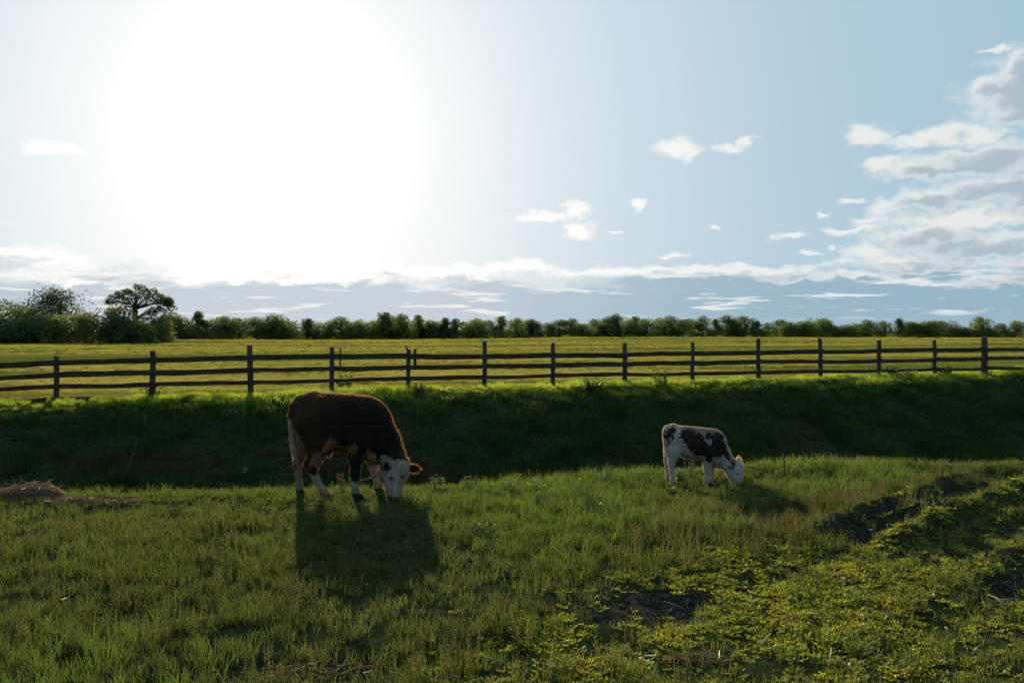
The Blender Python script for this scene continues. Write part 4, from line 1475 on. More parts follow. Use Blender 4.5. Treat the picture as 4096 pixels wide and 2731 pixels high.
def build_cow():
    B = Body(0.000978, 850, 1392)
    B.chain([(562, 482, 0, 248), (700, 540, 0, 314)], 1.28, 0.05)
    B.chain([(700, 540, 0, 314), (950, 560, 0, 308), (1100, 592, 0, 326)], 1.22, 0.05)
    B.chain([(1100, 592, 0, 326), (1165, 580, 0, 306)], 1.45, 0.05)
    B.chain([(1185, 640, -10, 275), (1345, 780, -20, 212), (1470, 905, -30, 136)], 1.55, 0.05)
    B.chain([(480, 300, 10, 42), (600, 250, 0, 34)], 1.2, 0.05)              # pins and hips
    B.chain([(700, 300, -185, 40), (690, 420, -195, 80)], 1.0, 0.08)          # hip bone
    # hind leg on the near side
    B.chain([(600, 560, -130, 195), (670, 780, -150, 140), (625, 955, -150, 78), (598, 1062, -140, 50), (648, 1180, -140, 36), (700, 1270, -140, 33), (735, 1320, -145, 38), (768, 1362, -145, 34)], 1.2, 0.04)
    B.chain([(598, 1062, -140, 46), (556, 1025, -140, 26)], 1.2, 0.03)
    # hind leg on the far side
    B.chain([(480, 560, 130, 185), (432, 790, 140, 98), (398, 950, 140, 58), (376, 1045, 140, 42), (384, 1160, 140, 32), (390, 1270, 140, 30), (397, 1325, 140, 37), (408, 1368, 140, 33)], 1.2, 0.04)
    # front leg on the near side
    B.chain([(1130, 760, -150, 160), (1088, 935, -150, 74), (1080, 1080, -150, 48), (1080, 1130, -150, 45), (1074, 1250, -150, 31), (1080, 1318, -150, 37), (1096, 1362, -150, 33)], 1.25, 0.04)
    # front leg on the far side
    B.chain([(1230, 830, 100, 130), (1235, 1010, 120, 60), (1258, 1110, 120, 46), (1268, 1155, 120, 42), (1284, 1255, 120, 31), (1291, 1308, 120, 38), (1310, 1352, 120, 33)], 1.2, 0.04)
    B.chain([(1240, 900, 0, 110), (1350, 960, -20, 60)], 1.1, 0.06)           # brisket and throat
    B.chain([(745, 880, 0, 62), (762, 930, 0, 20)], 1.0, 0.05)                # sheath
    B.chain([(520, 770, 10, 42), (525, 800, 10, 30)], 1.0, 0.04)
    # tail
    B.chain([(430, 292, -10, 40), (352, 372, -25, 27), (338, 470, -35, 24), (346, 600, -40, 26), (362, 740, -45, 30), (384, 850, -50, 38), (402, 950, -55, 26), (432, 1050, -60, 10), (470, 1110, -60, 4)], 1.0, 0.02)
    # head, turned towards the camera and lowered to the grass
    B.chain([(1500, 960, -60, 118), (1560, 1030, -110, 112)], 1.0, 0.04)
    B.chain([(1560, 1030, -110, 108), (1515, 1160, -130, 112), (1512, 1265, -175, 82), (1512, 1318, -195, 78)], 1.0, 0.04)
    B.chain([(1455, 1060, -40, 92), (1430, 1120, -60, 80), (1475, 1250, -130, 62)], 1.0, 0.05)
    B.chain([(1600, 1070, -120, 64), (1618, 1120, -135, 52)], 1.0, 0.04)
    B.chain([(1478, 1318, -190, 48), (1552, 1322, -205, 50)], 1.0, 0.03)
    V, Q = B.grow(0.0115, 3)
    u = V[:, 0] / B.mm + B.u0; v = B.v0 - V[:, 2] / B.mm; w = V[:, 1] * 1000
    nz = (fbm(u * 0.012, v * 0.012 + w * 0.004, 91, 4) - 0.5)
    uw = u + 110 * nz + 40 * (fbm(u * 0.05, v * 0.05 + w * 0.02, 93, 2) - 0.5); vw = v + 110 * (fbm(u * 0.012 + 40, v * 0.012 - w * 0.004, 92, 4) - 0.5) + 60 * (fbm(u * 0.06 + 9, w * 0.05, 94, 2) - 0.5)
    black = np.array([0.012, 0.008, 0.006]); brown = np.array([0.055, 0.026, 0.013]); tan = np.array([0.30, 0.17, 0.095]); white = np.array([0.26, 0.205, 0.165])
    col = np.tile(black, (len(V), 1))
    rump = 1 - sstep(uw, 600, 1000)
    col = col * (1 - 0.45 * rump[:, None]) + brown * 0.45 * rump[:, None]

    def paint(poly, c, soft=14):
        nonlocal col
        k = (1 - sstep(poly_dist(uw, vw, poly), -soft, soft))[:, None]
        col = col * (1 - k) + np.asarray(c) * k
    paint([(730, 920), (770, 740), (820, 640), (840, 740), (900, 790), (1000, 820), (1080, 740), (1090, 830), (1010, 910), (800, 990), (740, 990)], (0.20, 0.085, 0.04))
    paint([(390, 600), (470, 700), (500, 840), (470, 1000), (340, 1000), (330, 700)], tan)
    paint([(300, 940), (470, 940), (470, 1180), (300, 1180)], (0.20, 0.125, 0.075))
    paint([(300, 1160), (470, 1120), (470, 1500), (300, 1500)], white * 0.8)
    paint([(620, 880), (740, 860), (720, 1000), (700, 1120), (560, 1120), (600, 960)], tan * 0.6)
    paint([(560, 1110), (720, 1110), (900, 1500), (560, 1500)], white * 0.9)
    paint([(1000, 1180), (1150, 1180), (1180, 1500), (1000, 1500)], white * 0.9)
    paint([(1160, 990), (1220, 840), (1300, 930), (1330, 1030), (1330, 1150), (1160, 1100)], tan)
    paint([(1170, 1080), (1380, 1080), (1380, 1500), (1170, 1500)], (0.42, 0.30, 0.21))
    paint([(590, 1020), (660, 1010), (670, 1100), (610, 1130), (570, 1080)], black)
    paint([(310, 950), (350, 950), (370, 1050), (350, 1120), (310, 1110)], black)
    paint([(1360, 920), (1420, 890), (1480, 960), (1560, 925), (1620, 930), (1800, 960), (1800, 1500), (1330, 1500), (1340, 1030)], white)
    paint([(1470, 1345), (1600, 1330), (1610, 1420), (1400, 1420), (1410, 1350)], (0.20, 0.12, 0.10), 10)
    tl = poly_dist(u, v, [(320, 520), (365, 520), (400, 700), (430, 850), (440, 960), (480, 1110), (440, 1110), (370, 960), (335, 800)])
    k = ((1 - sstep(tl, -8, 8)) * (w < -5) * (u < 470))[:, None]
    col = col * (1 - k) + white * 0.9 * k
    mot = 0.72 + 0.56 * fbm(u * 0.03, v * 0.02 + w * 0.02, 97, 4)
    col = col * mot[:, None]
    dirt = (sstep(v, 1180, 1380) * (0.25 + 0.5 * fbm(u * 0.05, v * 0.03, 98, 3)) * (u < 1340))[:, None]
    col = col * (1 - dirt) + np.array([0.10, 0.075, 0.05]) * dirt
    face = np.exp(-((u - 1490) / 34) ** 2 - ((v - 1145) / 30) ** 2) + np.exp(-((u - 1612) / 26) ** 2 - ((v - 1130) / 26) ** 2) + 0.4 * np.exp(-((u - 1500) / 16) ** 2 - ((v - 1215) / 55) ** 2)
    k = np.clip(face * (w < -120), 0, 0.8)[:, None]
    col = col * (1 - k) + np.array([0.07, 0.045, 0.035]) * k
    for hx, hy, hw in ((770, 1372, -145), (410, 1376, 140), (1098, 1368, -150), (1312, 1358, 120)):
        k = ((v > hy - 42) & (np.abs(u - hx) < 90) & (np.abs(w - hw) < 90))
        col[k] = np.array([0.06, 0.045, 0.035])
    lum = col.sum(1, keepdims=True) / 3
    fcol = col * 1.0 + (np.array([0.11, 0.050, 0.016])) * np.clip(1 - lum / 0.15, 0, 1)
    gp = ground_at(1187 + 0, 1990)
    cx, cy = 1050 + 850 * 0.3507, 1987
    p = ground_at(cx, cy)
    root = empty('cow', p)
    tag(root, 'dark brown cow with white face and white legs, grazing at left', 'cow')

    def furlen(P):
        pu = P[:, 0] / B.mm + B.u0; pv = B.v0 - P[:, 2] / B.mm
        return (0.015 + 0.012 * (1 - sstep(pv, 250, 420)) + 0.022 * sstep(pu, 1380, 1520) * (1 - sstep(pv, 940, 1000)) + 0.018 * np.exp(-((pu - 765) / 60) ** 2 - ((pv - 930) / 60) ** 2) + 0.02 * np.exp(-((pu - 410) / 60) ** 2 - ((pv - 960) / 120) ** 2)) * (1 - 0.4 * sstep(pv, 1000, 1150) * (pu < 1340))
    b = finish_animal(root, B, V, Q, col, col * 0.45, 34000, furlen, 0.0026, 5)
    build_ear('ear', root, B.P(1655, 1055, -90), B.P(1788, 1076, -60), 0.098, (0.1, -1, 0.1), (0.045, 0.02, 0.011))
    build_ear('ear', root, B.P(1492, 992, -170), B.P(1398, 1058, -205), 0.085, (-0.5, -0.8, 0.3), (0.02, 0.013, 0.01))
    for (a, bq, c) in ((1484, 1142, -234), (1600, 1134, -206)):
        e = link('eye', blob_mesh('eye', 0.020, EYE, (1, 0.7, 0.9)), root); e.location = B.P(a, bq, c)
    n = link('muzzle', blob_mesh('muzzle', 0.048, NOSE, (1.0, 0.7, 0.72)), root); n.location = B.P(1528, 1345, -262)
    for hx, hy, hw, a in ((786, 1392, -145, 0.1), (410, 1392, 140, 0.0), (1106, 1392, -150, 0.0), (1318, 1392, 120, 0.0)):
        q = link('hoof', hoof_mesh(0.042, 0.058), root)
        q.location = B.P(hx, hy, hw)
        gz = float(terrain(p.x + q.location.x, p.y + q.location.y)) - p.z
        q.location.z = gz - 0.003
    return root, B, p


COW, COWB, COWP = build_cow()


def build_calf():
    B = Body(0.00088, 860, 1066)
    B.chain([(462, 378, 0, 126), (560, 440, 0, 160)], 1.2, 0.04)
    B.chain([(560, 440, 0, 160), (680, 490, 0, 208), (850, 515, 0, 208), (985, 512, 0, 203)], 1.35, 0.04)
    B.chain([(1000, 520, 0, 190), (1110, 650, -10, 135), (1232, 775, -20, 84)], 1.5, 0.04)
    B.chain([(410, 330, 0, 58), (480, 295, 0, 45)], 1.0, 0.04)
    # hind legs
    B.chain([(475, 450, -60, 120), (470, 600, -80, 84), (458, 690, -80, 60), (436, 760, -80, 42), (442, 860, -80, 30), (456, 960, -80, 27), (464, 1015, -80, 32), (480, 1046, -80, 28)], 1.2, 0.035)
    B.chain([(455, 450, 70, 112), (440, 600, 80, 76), (424, 700, 80, 52), (410, 765, 80, 36), (412, 860, 80, 27), (420, 960, 80, 24), (427, 1008, 80, 29), (440, 1036, 80, 26)], 1.2, 0.035)
    # front legs
    B.chain([(950, 640, -75, 112), (920, 760, -80, 54), (915, 850, -80, 38), (912, 960, -80, 26), (915, 1015, -80, 31), (928, 1048, -80, 28)], 1.25, 0.035)
    B.chain([(1020, 700, 60, 88), (1012, 820, 75, 43), (1014, 900, 75, 34), (1014, 980, 75, 25), (1016, 1018, 75, 30), (1030, 1044, 75, 27)], 1.2, 0.035)
    B.chain([(1060, 740, 0, 85), (1150, 800, -10, 50)], 1.1, 0.05)
    # tail along the rump
    B.chain([(380, 300, -5, 30), (345, 380, -10, 17), (352, 480, -15, 16), (368, 580, -18, 16), (384, 650, -20, 16), (392, 700, -20, 8)], 1.0, 0.02)
    # head
    B.chain([(1255, 790, -40, 90), (1318, 815, -75, 82)], 1.0, 0.03)
    B.chain([(1318, 815, -75, 84), (1322, 890, -90, 80), (1320, 975, -110, 62), (1322, 1010, -118, 60)], 1.0, 0.03)
    B.chain([(1235, 830, -20, 72), (1255, 900, -50, 68), (1290, 985, -90, 50)], 1.0, 0.04)
    B.chain([(1350, 850, -85, 50), (1360, 880, -85, 42)], 1.0, 0.03)
    V, Q = B.grow(0.0095, 3)
    u = V[:, 0] / B.mm + B.u0; v = B.v0 - V[:, 2] / B.mm; w = V[:, 1] * 1000
    uw = u + 130 * (fbm(u * 0.02, v * 0.02 + w * 0.004, 95, 5, 0.7) - 0.5); vw = v + 130 * (fbm(u * 0.016 + 30, v * 0.016 - w * 0.004, 96, 4, 0.6) - 0.5)
    uw = uw + 45 * (fbm(u * 0.09, v * 0.09 + w * 0.03, 99, 3, 0.6) - 0.5); vw = vw + 45 * (fbm(u * 0.09 + 7, v * 0.07 - w * 0.03, 89, 3, 0.6) - 0.5)
    white = np.array([0.35, 0.305, 0.265]); dark = np.array([0.016, 0.009, 0.007]); roan = np.array([0.20, 0.16, 0.15])
    col = np.tile(white, (len(V), 1))

    def paint(poly, c, soft=10):
        nonlocal col
        k = (1 - sstep(poly_dist(uw, vw, poly), -soft, soft))[:, None]
        col = col * (1 - k) + np.asarray(c) * k
    paint([(560, 240), (700, 240), (900, 270), (1000, 260), (1120, 290), (1200, 420), (1100, 420), (900, 380), (760, 340), (600, 330)], roan * 0.9, 25)
    paint([(515, 395), (600, 300), (700, 305), (790, 350), (880, 400), (950, 350), (1060, 360), (1150, 430), (1190, 540), (1240, 690), (1190, 700), (1130, 650), (1080, 690), (1030, 640), (985, 690),
           (960, 760), (920, 740), (870, 660), (820, 650), (740, 630), (640, 590), (620, 500), (550, 440)], dark)
    fleck = fbm(u * 0.10, v * 0.10 + w * 0.04, 87, 3, 0.6)
    near = poly_dist(u, v, [(515, 395), (600, 300), (880, 390), (1060, 360), (1190, 540), (1240, 690), (960, 760), (640, 590)])
    k = (sstep(fleck, 0.55, 0.64) * (1 - sstep(near, 10, 95)) * 0.75)[:, None]
    col = col * (1 - k) + np.array([0.06, 0.035, 0.028]) * k
    paint([(345, 330), (440, 245), (520, 285), (505, 360), (430, 415), (395, 520), (365, 480)], dark * 1.1)
    paint([(870, 400), (950, 440), (960, 490), (920, 490)], roan * 1.6, 14)
    paint([(1215, 735), (1275, 700), (1290, 780), (1245, 830), (1215, 790)], (0.05, 0.02, 0.012))
    paint([(1290, 1010), (1380, 1010), (1390, 1090), (1280, 1090)], (0.30, 0.20, 0.17))
    lum = col.sum(1, keepdims=True) / 3
    fcol = col + np.array([0.06, 0.028, 0.010]) * np.clip(1 - lum / 0.15, 0, 1)
    p = ground_at(2550 + 860 * 0.2976, 1938)
    root = empty('calf', p)
    tag(root, 'small white calf with dark brown patches, grazing at right', 'calf')
    b = finish_animal(root, B, V, Q, col, col * 0.9, 30000, 0.013, 0.0024, 6)
    build_ear('ear', root, B.P(1345, 765, -60), B.P(1352, 690, -50), 0.055, (0.2, -1, 0.0), (0.40, 0.28, 0.24))
    build_ear('ear', root, B.P(1278, 730, -95), B.P(1225, 818, -120), 0.062, (-0.5, -0.8, 0.2), (0.05, 0.02, 0.012))
    for (a, bq, c) in ((1312, 890, -170), (1378, 882, -130)):
        e = link('eye', blob_mesh('eye', 0.014, EYE, (1, 0.7, 0.9)), root); e.location = B.P(a, bq, c)
    n = link('muzzle', blob_mesh('muzzle', 0.036, NOSE, (1.0, 0.7, 0.75)), root); n.location = B.P(1330, 1025, -150)
    for hx, hw in ((492, -80), (444, 80), (938, -80), (1038, 75)):
        q = link('hoof', hoof_mesh(0.029, 0.04), root)
        q.location = B.P(hx, 1066, hw)
        q.location.z = float(terrain(p.x + q.location.x, p.y + q.location.y)) - p.z - 0.003
    return root, B, p


CALF, CALFB, CALFP = build_calf()

# ------------------------------------------------------------------ small things
STRAW = leaf_mat('straw', (0.26, 0.20, 0.135), (0.20, 0.14, 0.08), (0.16, 0.115, 0.075), (0.10, 0.07, 0.04), gloss=0.025, tmix=0.3)
HAY = leaf_mat('hay', (0.17, 0.105, 0.070), (0.19, 0.11, 0.065), (0.08, 0.05, 0.034), (0.09, 0.05, 0.03), gloss=0.05, tmix=0.45, wscale=5.0)


def strands(seed, n, rx, ry, h, lmin, lmax, width):
    rng = np.random.default_rng(seed)
    V = []; Fc = []
    for i in range(n):
        a = rng.uniform(0, 2 * math.pi); q = math.sqrt(rng.uniform())
        x, y = rx * q * math.cos(a), ry * q * math.sin(a)
        top = h * max(0.0, 1 - q * q) * (0.7 + 0.6 * vnoise(x * 5 + 3, y * 5, seed))
        c = np.array([x, y, top * rng.uniform(0.5, 1.05) + 0.01])
        d = _unit(np.array([rng.normal(), 0.7 * rng.normal(), 0.22 * rng.normal()]))
        l = rng.uniform(lmin, lmax); s = _unit(np.cross(d, rng.normal(size=3))) * width / 2
        sag = np.array([0, 0, -0.12 * l])
        k = len(V)
        V += [c - d * l / 2 + sag - s, c - d * l / 2 + sag + s, c - s, c + s, c + d * l / 2 + sag - s * 0.5, c + d * l / 2 + sag + s * 0.5]
        Fc += [(k, k + 1, k + 3, k + 2), (k + 2, k + 3, k + 5, k + 4)]
    return V, Fc


def thing_mesh(name, V, Fc, mat, loc, label, cat, group=None):
    me = bpy.data.meshes.new(name)
    me.from_pydata([tuple(v) for v in V], [], Fc); me.update()
    me.materials.append(mat)
    o = link(name, me, None, loc)
    return tag(o, label, cat, group)


def build_litter():
    for px, py, rx, ry, h, n, lab in ((120, 1995, 0.42, 0.26, 0.17, 900, 'tallest heap of dry brown hay at the left edge of the grass'),
                                      (320, 2012, 0.42, 0.16, 0.05, 380, 'low spread of brown hay just right of the tallest hay heap'),
                                      (505, 2016, 0.22, 0.12, 0.06, 260, 'small dark clump of dry hay left of the cow'),
                                      (2790, 2640, 0.16, 0.09, 0.03, 70, 'flat tangle of dry straw on the leafy ground, bottom right'),
                                      (1290, 2680, 0.45, 0.12, 0.03, 80, 'matted dead stalks on bare soil at the bottom edge')):
        p = ground_at(px, py)
        V, Fc = strands(int(px), n, rx, ry, h, 0.12, 0.38 if h > 0.1 else 0.22, 0.005)
        thing_mesh('hay_heap', V, Fc, HAY, p, lab, 'hay', 'dry hay and straw heaps')
    # bits of straw lying about: nobody could count them
    rng = np.random.default_rng(77)
    x, y = sample_near(rng, 26)
    k = zone_blend(x, y, KNOT_POLY)
    hayside = bump(x, y, -4.4, 10.4, 1.8, 0.6)
    keep = rng.uniform(size=len(x)) < np.where(k, 0.45, 0.05) + hayside
    x, y = x[keep], y[keep]
    kinds = []
    for s in range(6):
        r = np.random.default_rng(900 + s)
        V = []; Fc = []
        l = r.uniform(0.04, 0.14); w = 0.0035; b = r.normal(0, 0.25)
        for u in (0, 0.5, 1):
            c = np.array([l * (u - 0.5), b * l * (u - 0.5) ** 2 * 2, 0.025 + r.uniform(0, 0.03)])
            V += [c + np.array([0, -w / 2, 0]), c + np.array([0, w / 2, 0.001])]
        Fc = [(0, 1, 3, 2), (2, 3, 5, 4)]
        kinds.append((V, Fc))
    scatter('straw_litter', np.stack([x, y, terrain(x, y)], -1), rng.uniform(0.6, 1.4, len(x)), kinds, STRAW, 'loose pale straw scattered over the near ground', 'straw', 31, tilt=0.3)


build_litter()


def build_clods():
    """Loose crumbs of soil on the bare patches and in the ruts."""
    rng = np.random.default_rng(88)
    x, y = sample_near(rng, 420, 4.5, 13.5)
    keep = rng.uniform(size=len(x)) < sstep(soil_amount(x, y), 0.35, 0.8)
    x, y = x[keep], y[keep]
    kinds = []
    for s in range(4):
        bm = bmesh.new()
        bmesh.ops.create_icosphere(bm, subdivisions=1, radius=0.013)
        r = random.Random(s)
        V = [np.array(v.co) * np.array([r.uniform(0.6, 1.4), r.uniform(0.6, 1.4), r.uniform(0.4, 1.0)]) for v in bm.verts]
        Fc = [tuple(v.index for v in f.verts) for f in bm.faces]
        bm.free()
        kinds.append((V, Fc))
    scatter('soil_crumbs', np.stack([x, y, terrain(x, y) + 0.004], -1), rng.uniform(0.35, 1.6, len(x)) ** 1.3, kinds, plain_mat('soil_crumb', (0.045, 0.037, 0.031), 0.95, 0.05),
            'loose dark soil crumbs on the bare patches and in the wheel ruts', 'soil', 41, tilt=0.8)


build_clods()

STICK = wood_mat('stick_wood', (0.20, 0.16, 0.12), (0.34, 0.28, 0.21))
TWIG = wood_mat('dark_twig_wood', (0.05, 0.036, 0.026), (0.09, 0.066, 0.048))


def stick(name, pa, pb, r, label, mat=None, lift=0.035, fork=False, group='fallen dry sticks'):
    a = ground_at(*pa); b = ground_at(*pb)
    a.z += lift; b.z += lift
    root_loc = a.copy()
    mid = (a + b) / 2 + Vector((0.01, 0.012, 0.012))
    mb = MB()
    d = b - a
    r = r * 0.75
    mb.tube([Vector((0, 0, 0)), mid - a, d], [r, r * 0.9, r * 0.55], 5)
    if fork:
        s = Vector((-d.y, d.x, 0)).normalized()
        mb.tube([d * 0.45, d * 0.45 + d * 0.3 + s * d.length * 0.22 + Vector((0, 0, 0.04))], [r * 0.55, r * 0.25], 4)
        mb.tube([d * 0.65, d * 0.65 + d * 0.2 - s * d.length * 0.2 + Vector((0, 0, 0.03))], [r * 0.5, r * 0.2], 4)
    o = link(name, mb.mesh(name, mat or STICK, True), None, root_loc)
    return tag(o, label, 'stick', group)


def build_sticks():
    for pa, pb, r, lab, mat, fk in (
            ((3228, 2474), (3303, 2500), 0.006, 'pale straight stick lying on the leafy ground below the soil rut', None, False),
            ((3034, 2620), (3084, 2556), 0.007, 'thick pale stick slanting up to the right, near the bottom edge', None, False),
            ((3063, 2620), (3102, 2640), 0.005, 'short pale stick touching the thick slanting stick', None, True),
            ((3325, 2613), (3308, 2722), 0.005, 'pale stick lying lengthwise at the bottom, pointing at the camera', None, True),
            ((3447, 2636), (3518, 2650), 0.005, 'thin pale stick lying level, bottom right', None, False),
            ((3443, 2480), (3460, 2512), 0.005, 'short pale stick in the bright leaves, right of the straight stick', None, False),
            ((3950, 2398), (4024, 2448), 0.010, 'grey broken branch near the right edge', None, True),
            ((3915, 2478), (4020, 2440), 0.008, 'dark twig crossing below the grey broken branch', TWIG, False),
            ((2557, 2654), (2640, 2728), 0.005, 'curved pale stalk running off the bottom edge, right of centre', None, False),
            ((1941, 2652), (2043, 2712), 0.006, 'dark fallen twig at the bottom edge, below the middle', TWIG, False),
            ((3780, 2530), (3790, 2556), 0.006, 'short upright pale splinter in flattened grass, bottom right', None, False),
            ((3890, 2640), (3930, 2600), 0.006, 'pale stub of stalk near the bottom right corner', None, False)):
        stick('stick', pa, pb, r, lab, mat, fork=fk)
    # dry branch sticking out behind the calf's head
    g = ground_at(3092, 1900)
    r = ray(2968, 1866)
    far = Vector((r.x, r.y, r.z)) * ((g.y + 0.15) / r.y) + Vector((0, 0, CAM_H))
    d = far - g
    mb = MB()
    mb.tube([(0, 0, 0), d * 0.3 + Vector((0, 0, 0.035)), d * 0.7 + Vector((0, 0, 0.03)), d], [0.009, 0.008, 0.006, 0.003], 5)
    mb.tube([d * 0.35 + Vector((0, 0, 0.035)), d * 0.58 + Vector((0, 0.05, 0.14))], [0.005, 0.002], 4)
    mb.tube([d * 0.2 + Vector((0, 0, 0.02)), d * 0.3 + Vector((0, 0.03, 0.13))], [0.005, 0.002], 4)
    mb.tube([d * 0.6 + Vector((0, 0, 0.03)), d * 0.95 + Vector((0, 0.02, -0.05))], [0.004, 0.002], 4)
    o = link('branch', mb.mesh('branch', TWIG, True), None, g)
    tag(o, 'thin dark dry branch arching out of the grass right of the calf', 'branch')
    g = ground_at(3135, 1890)
    mb = MB(); mb.tube([(0, 0, -0.05), (0.005, 0, 0.12), (-0.004, 0, 0.24)], [0.012, 0.011, 0.008], 6)
    tag(link('stake', mb.mesh('stake', TWIG, True), None, g), 'short thin stake standing in the tall grass right of the calf', 'stake')
    # teal cane leaning at the edge of the ditch
    g = ground_at(480, 1948)
    r = ray(552, 1758)
    t = Vector((r.x, r.y, r.z)) * ((g.y + 0.25) / r.y) + Vector((0, 0, CAM_H)) - g
    mb = MB(); mb.tube([(0, 0, -0.03), t * 0.5 + Vector((0.012, 0, 0)), t], [0.006, 0.005, 0.004], 6)
    tag(link('cane', mb.mesh('cane', plain_mat('teal_plastic', (0.03, 0.17, 0.15), 0.5), True), None, g), 'thin teal plastic cane leaning at the ditch edge, left', 'cane')


build_sticks()


def crumpled(name, r, seed, mat, loc, label, cat, flat=0.5):
    """A thin crumpled sheet."""
    rng = np.random.default_rng(seed)
    n = 13
    V = []; Fc = []
    for i in range(n):
        for j in range(n):
            a, b = i / (n - 1) * 2 - 1, j / (n - 1) * 2 - 1
            fold = 0.35 * math.sin(a * 5 + seed) * math.sin(b * 4.3 + 2 * seed) + 0.25 * math.sin(a * 9 - b * 7 + seed) + rng.normal(0, 0.06)
            edge = 1 - 0.25 * (abs(a) ** 3) * (1 + math.sin(b * 6 + seed)) * 0.5
            x = r * a * edge * (1 - 0.3 * b * (flat > 0.6)) + r * 0.25 * fold
            if flat > 0.6:                       # hangs upright
                V.append((x, r * 0.55 * fold, r * (b + 1) * 0.9 * edge))
            else:
                V.append((x, r * b * 0.8 * edge, r * 0.5 * fold + r * 0.2 + 0.3 * r * a * a))
    for i in range(n - 1):
        for j in range(n - 1):
            q = i * n + j
            Fc.append((q, q + n, q + n + 1, q + 1))
    me = bpy.data.meshes.new(name); me.from_pydata(V, [], Fc); me.update()
    me.materials.append(mat)
    return tag(link(name, me, None, loc), label, cat)


def film_mat():
    m, N, out = new_mat('thin_plastic')
    b = N.n('ShaderNodeBsdfPrincipled')
    b.inputs['Base Color'].default_value = (0.40, 0.44, 0.49, 1); b.inputs['Roughness'].default_value = 0.3
    m.node_tree.links.new(b.outputs[0], out.inputs[0])
    return m


FILM = film_mat()
crumpled('plastic_bag', 0.085, 3, FILM, ground_at(982, 1893) + Vector((0, -0.05, 0.0)), 'crumpled white plastic bag caught on the ditch bank left of the cow', 'bag', 0.9)
crumpled('paper_scrap', 0.024, 8, FILM, ground_at(2208, 2704) + Vector((0, 0, 0.05)), 'small white scrap of paper in the leaves at the bottom edge', 'paper', 0.3)
crumpled('paper_scrap', 0.022, 12, FILM, ground_at(3480, 2128) + Vector((0, 0, 0.015)), 'tiny white scrap lying in the muddy wheel rut', 'paper', 0.3)


# the chain that tethers the cow
def build_chain():
    pts = [(1392, 1022, -215), (1362, 1075, -200), (1325, 1120, -150), (1295, 1142, -120), (1270, 1150, -90), (1200, 1188, -40), (1110, 1216, 0), (1000, 1252, 10), (880, 1296, 0), (800, 1330, -20), (740, 1352, -40), (640, 1368, -60), (540, 1374, -80)]
    P = [Vector(COWB.P(*q)) + COWP for q in pts]
    for q in P:
        q.z = max(q.z, float(terrain(q.x, q.y)) + 0.02)
    root = empty('tether_chain', P[-1])
    tag(root, 'rusty iron chain running from the dark cow\'s head to the ground', 'chain')
    iron = plain_mat('rusty_iron', (0.055, 0.035, 0.026), 0.55, 0.5)
    mb = MB()
    ring = [(0.0115 * math.cos(a), 0.0065 * math.sin(a)) for a in [k * 2 * math.pi / 10 for k in range(11)]]
    mb.tube([(x, y, 0) for x, y in ring], [0.0026] * 11, 5, False)
    me = mb.mesh('link', iron, True)
    seg = [0.0]
    for a, b in zip(P[:-1], P[1:]):
        seg.append(seg[-1] + (b - a).length)
    n = int(seg[-1] / 0.0175)
    for i in range(n):
        s = (i + 0.5) * 0.0175
        j = max(k for k in range(len(seg)) if seg[k] <= s)
        j = min(j, len(P) - 2)
        d = (P[j + 1] - P[j])
        c = P[j] + d * ((s - seg[j]) / d.length)
        o = link('link', me, root)
        q = d.normalized().to_track_quat('X', 'Z') @ Quaternion((1, 0, 0), (math.pi / 2) * (i % 2) + 0.3)
        o.rotation_mode = 'QUATERNION'; o.rotation_quaternion = q
        o.location = c - root.location


build_chain()


# single leafy weeds that stand out from the grass
WEED = leaf_mat('weed_leaf', (0.032, 0.062, 0.020), (0.075, 0.13, 0.03), (0.020, 0.040, 0.014), (0.045, 0.08, 0.02), gloss=0.04, wscale=6.0, tmix=0.4)
WEEDSTEM = plain_mat('weed_stem', (0.07, 0.085, 0.03), 0.8)
BROAD = leaf_mat('broad_leaf', (0.06, 0.10, 0.022), (0.22, 0.32, 0.04), (0.035, 0.06, 0.015), (0.12, 0.2, 0.03), gloss=0.05, wscale=6.0, tmix=0.5)


def leafy_weed(px, py, width, h, seed, label, mat=None, leaf=0.022, stems=16, per=34):
    p = ground_at(px, py)
    rng = np.random.default_rng(seed)
    root = empty('leafy_weed', p)
    tag(root, label, 'weed', 'leafy weeds standing out of the grass')
    mb = MB(); V = []; Fc = []
    for i in range(stems):
        a = rng.uniform(0, 2 * math.pi); q = math.sqrt(rng.uniform())
        tip = np.array([width / 2 * q * math.cos(a), width / 2 * q * 0.8 * math.sin(a), h * (1 - 0.45 * q * q) * rng.uniform(0.7, 1.1)])
        b = tip * np.array([0.3, 0.3, 0])
        b[2] = -0.02
        mb.tube([tuple(b), tuple((b + tip) / 2 + np.array([0, 0, 0.02])), tuple(tip)], [0.003, 0.0022, 0.001], 4, False)
        for j in range(per):
            u = 0.2 + 0.8 * rng.uniform()
            c = b + (tip - b) * u + rng.normal(0, 0.012, 3)
            ang = rng.uniform(0, 2 * math.pi)
            ax = _unit(np.array([math.cos(ang), math.sin(ang), rng.uniform(-0.2, 0.8)]))
            sd = _unit(np.cross(ax, np.array([0, 0, 1.0]) + 0.6 * rng.normal(size=3)))
            l = leaf * rng.uniform(0.6, 1.6) * (1.25 - 0.5 * u)
            k = len(V)
            V += leaf_quad(c, ax, sd, l, l * rng.uniform(0.35, 0.6))
            Fc.append((k, k + 1, k + 2, k + 3))
    link('stems', mb.mesh('stems', WEEDSTEM), root)
    me = bpy.data.meshes.new('foliage'); me.from_pydata([tuple(v) for v in V], [], Fc); me.update(); me.materials.append(mat or WEED)
    link('foliage', me, root)
    return root


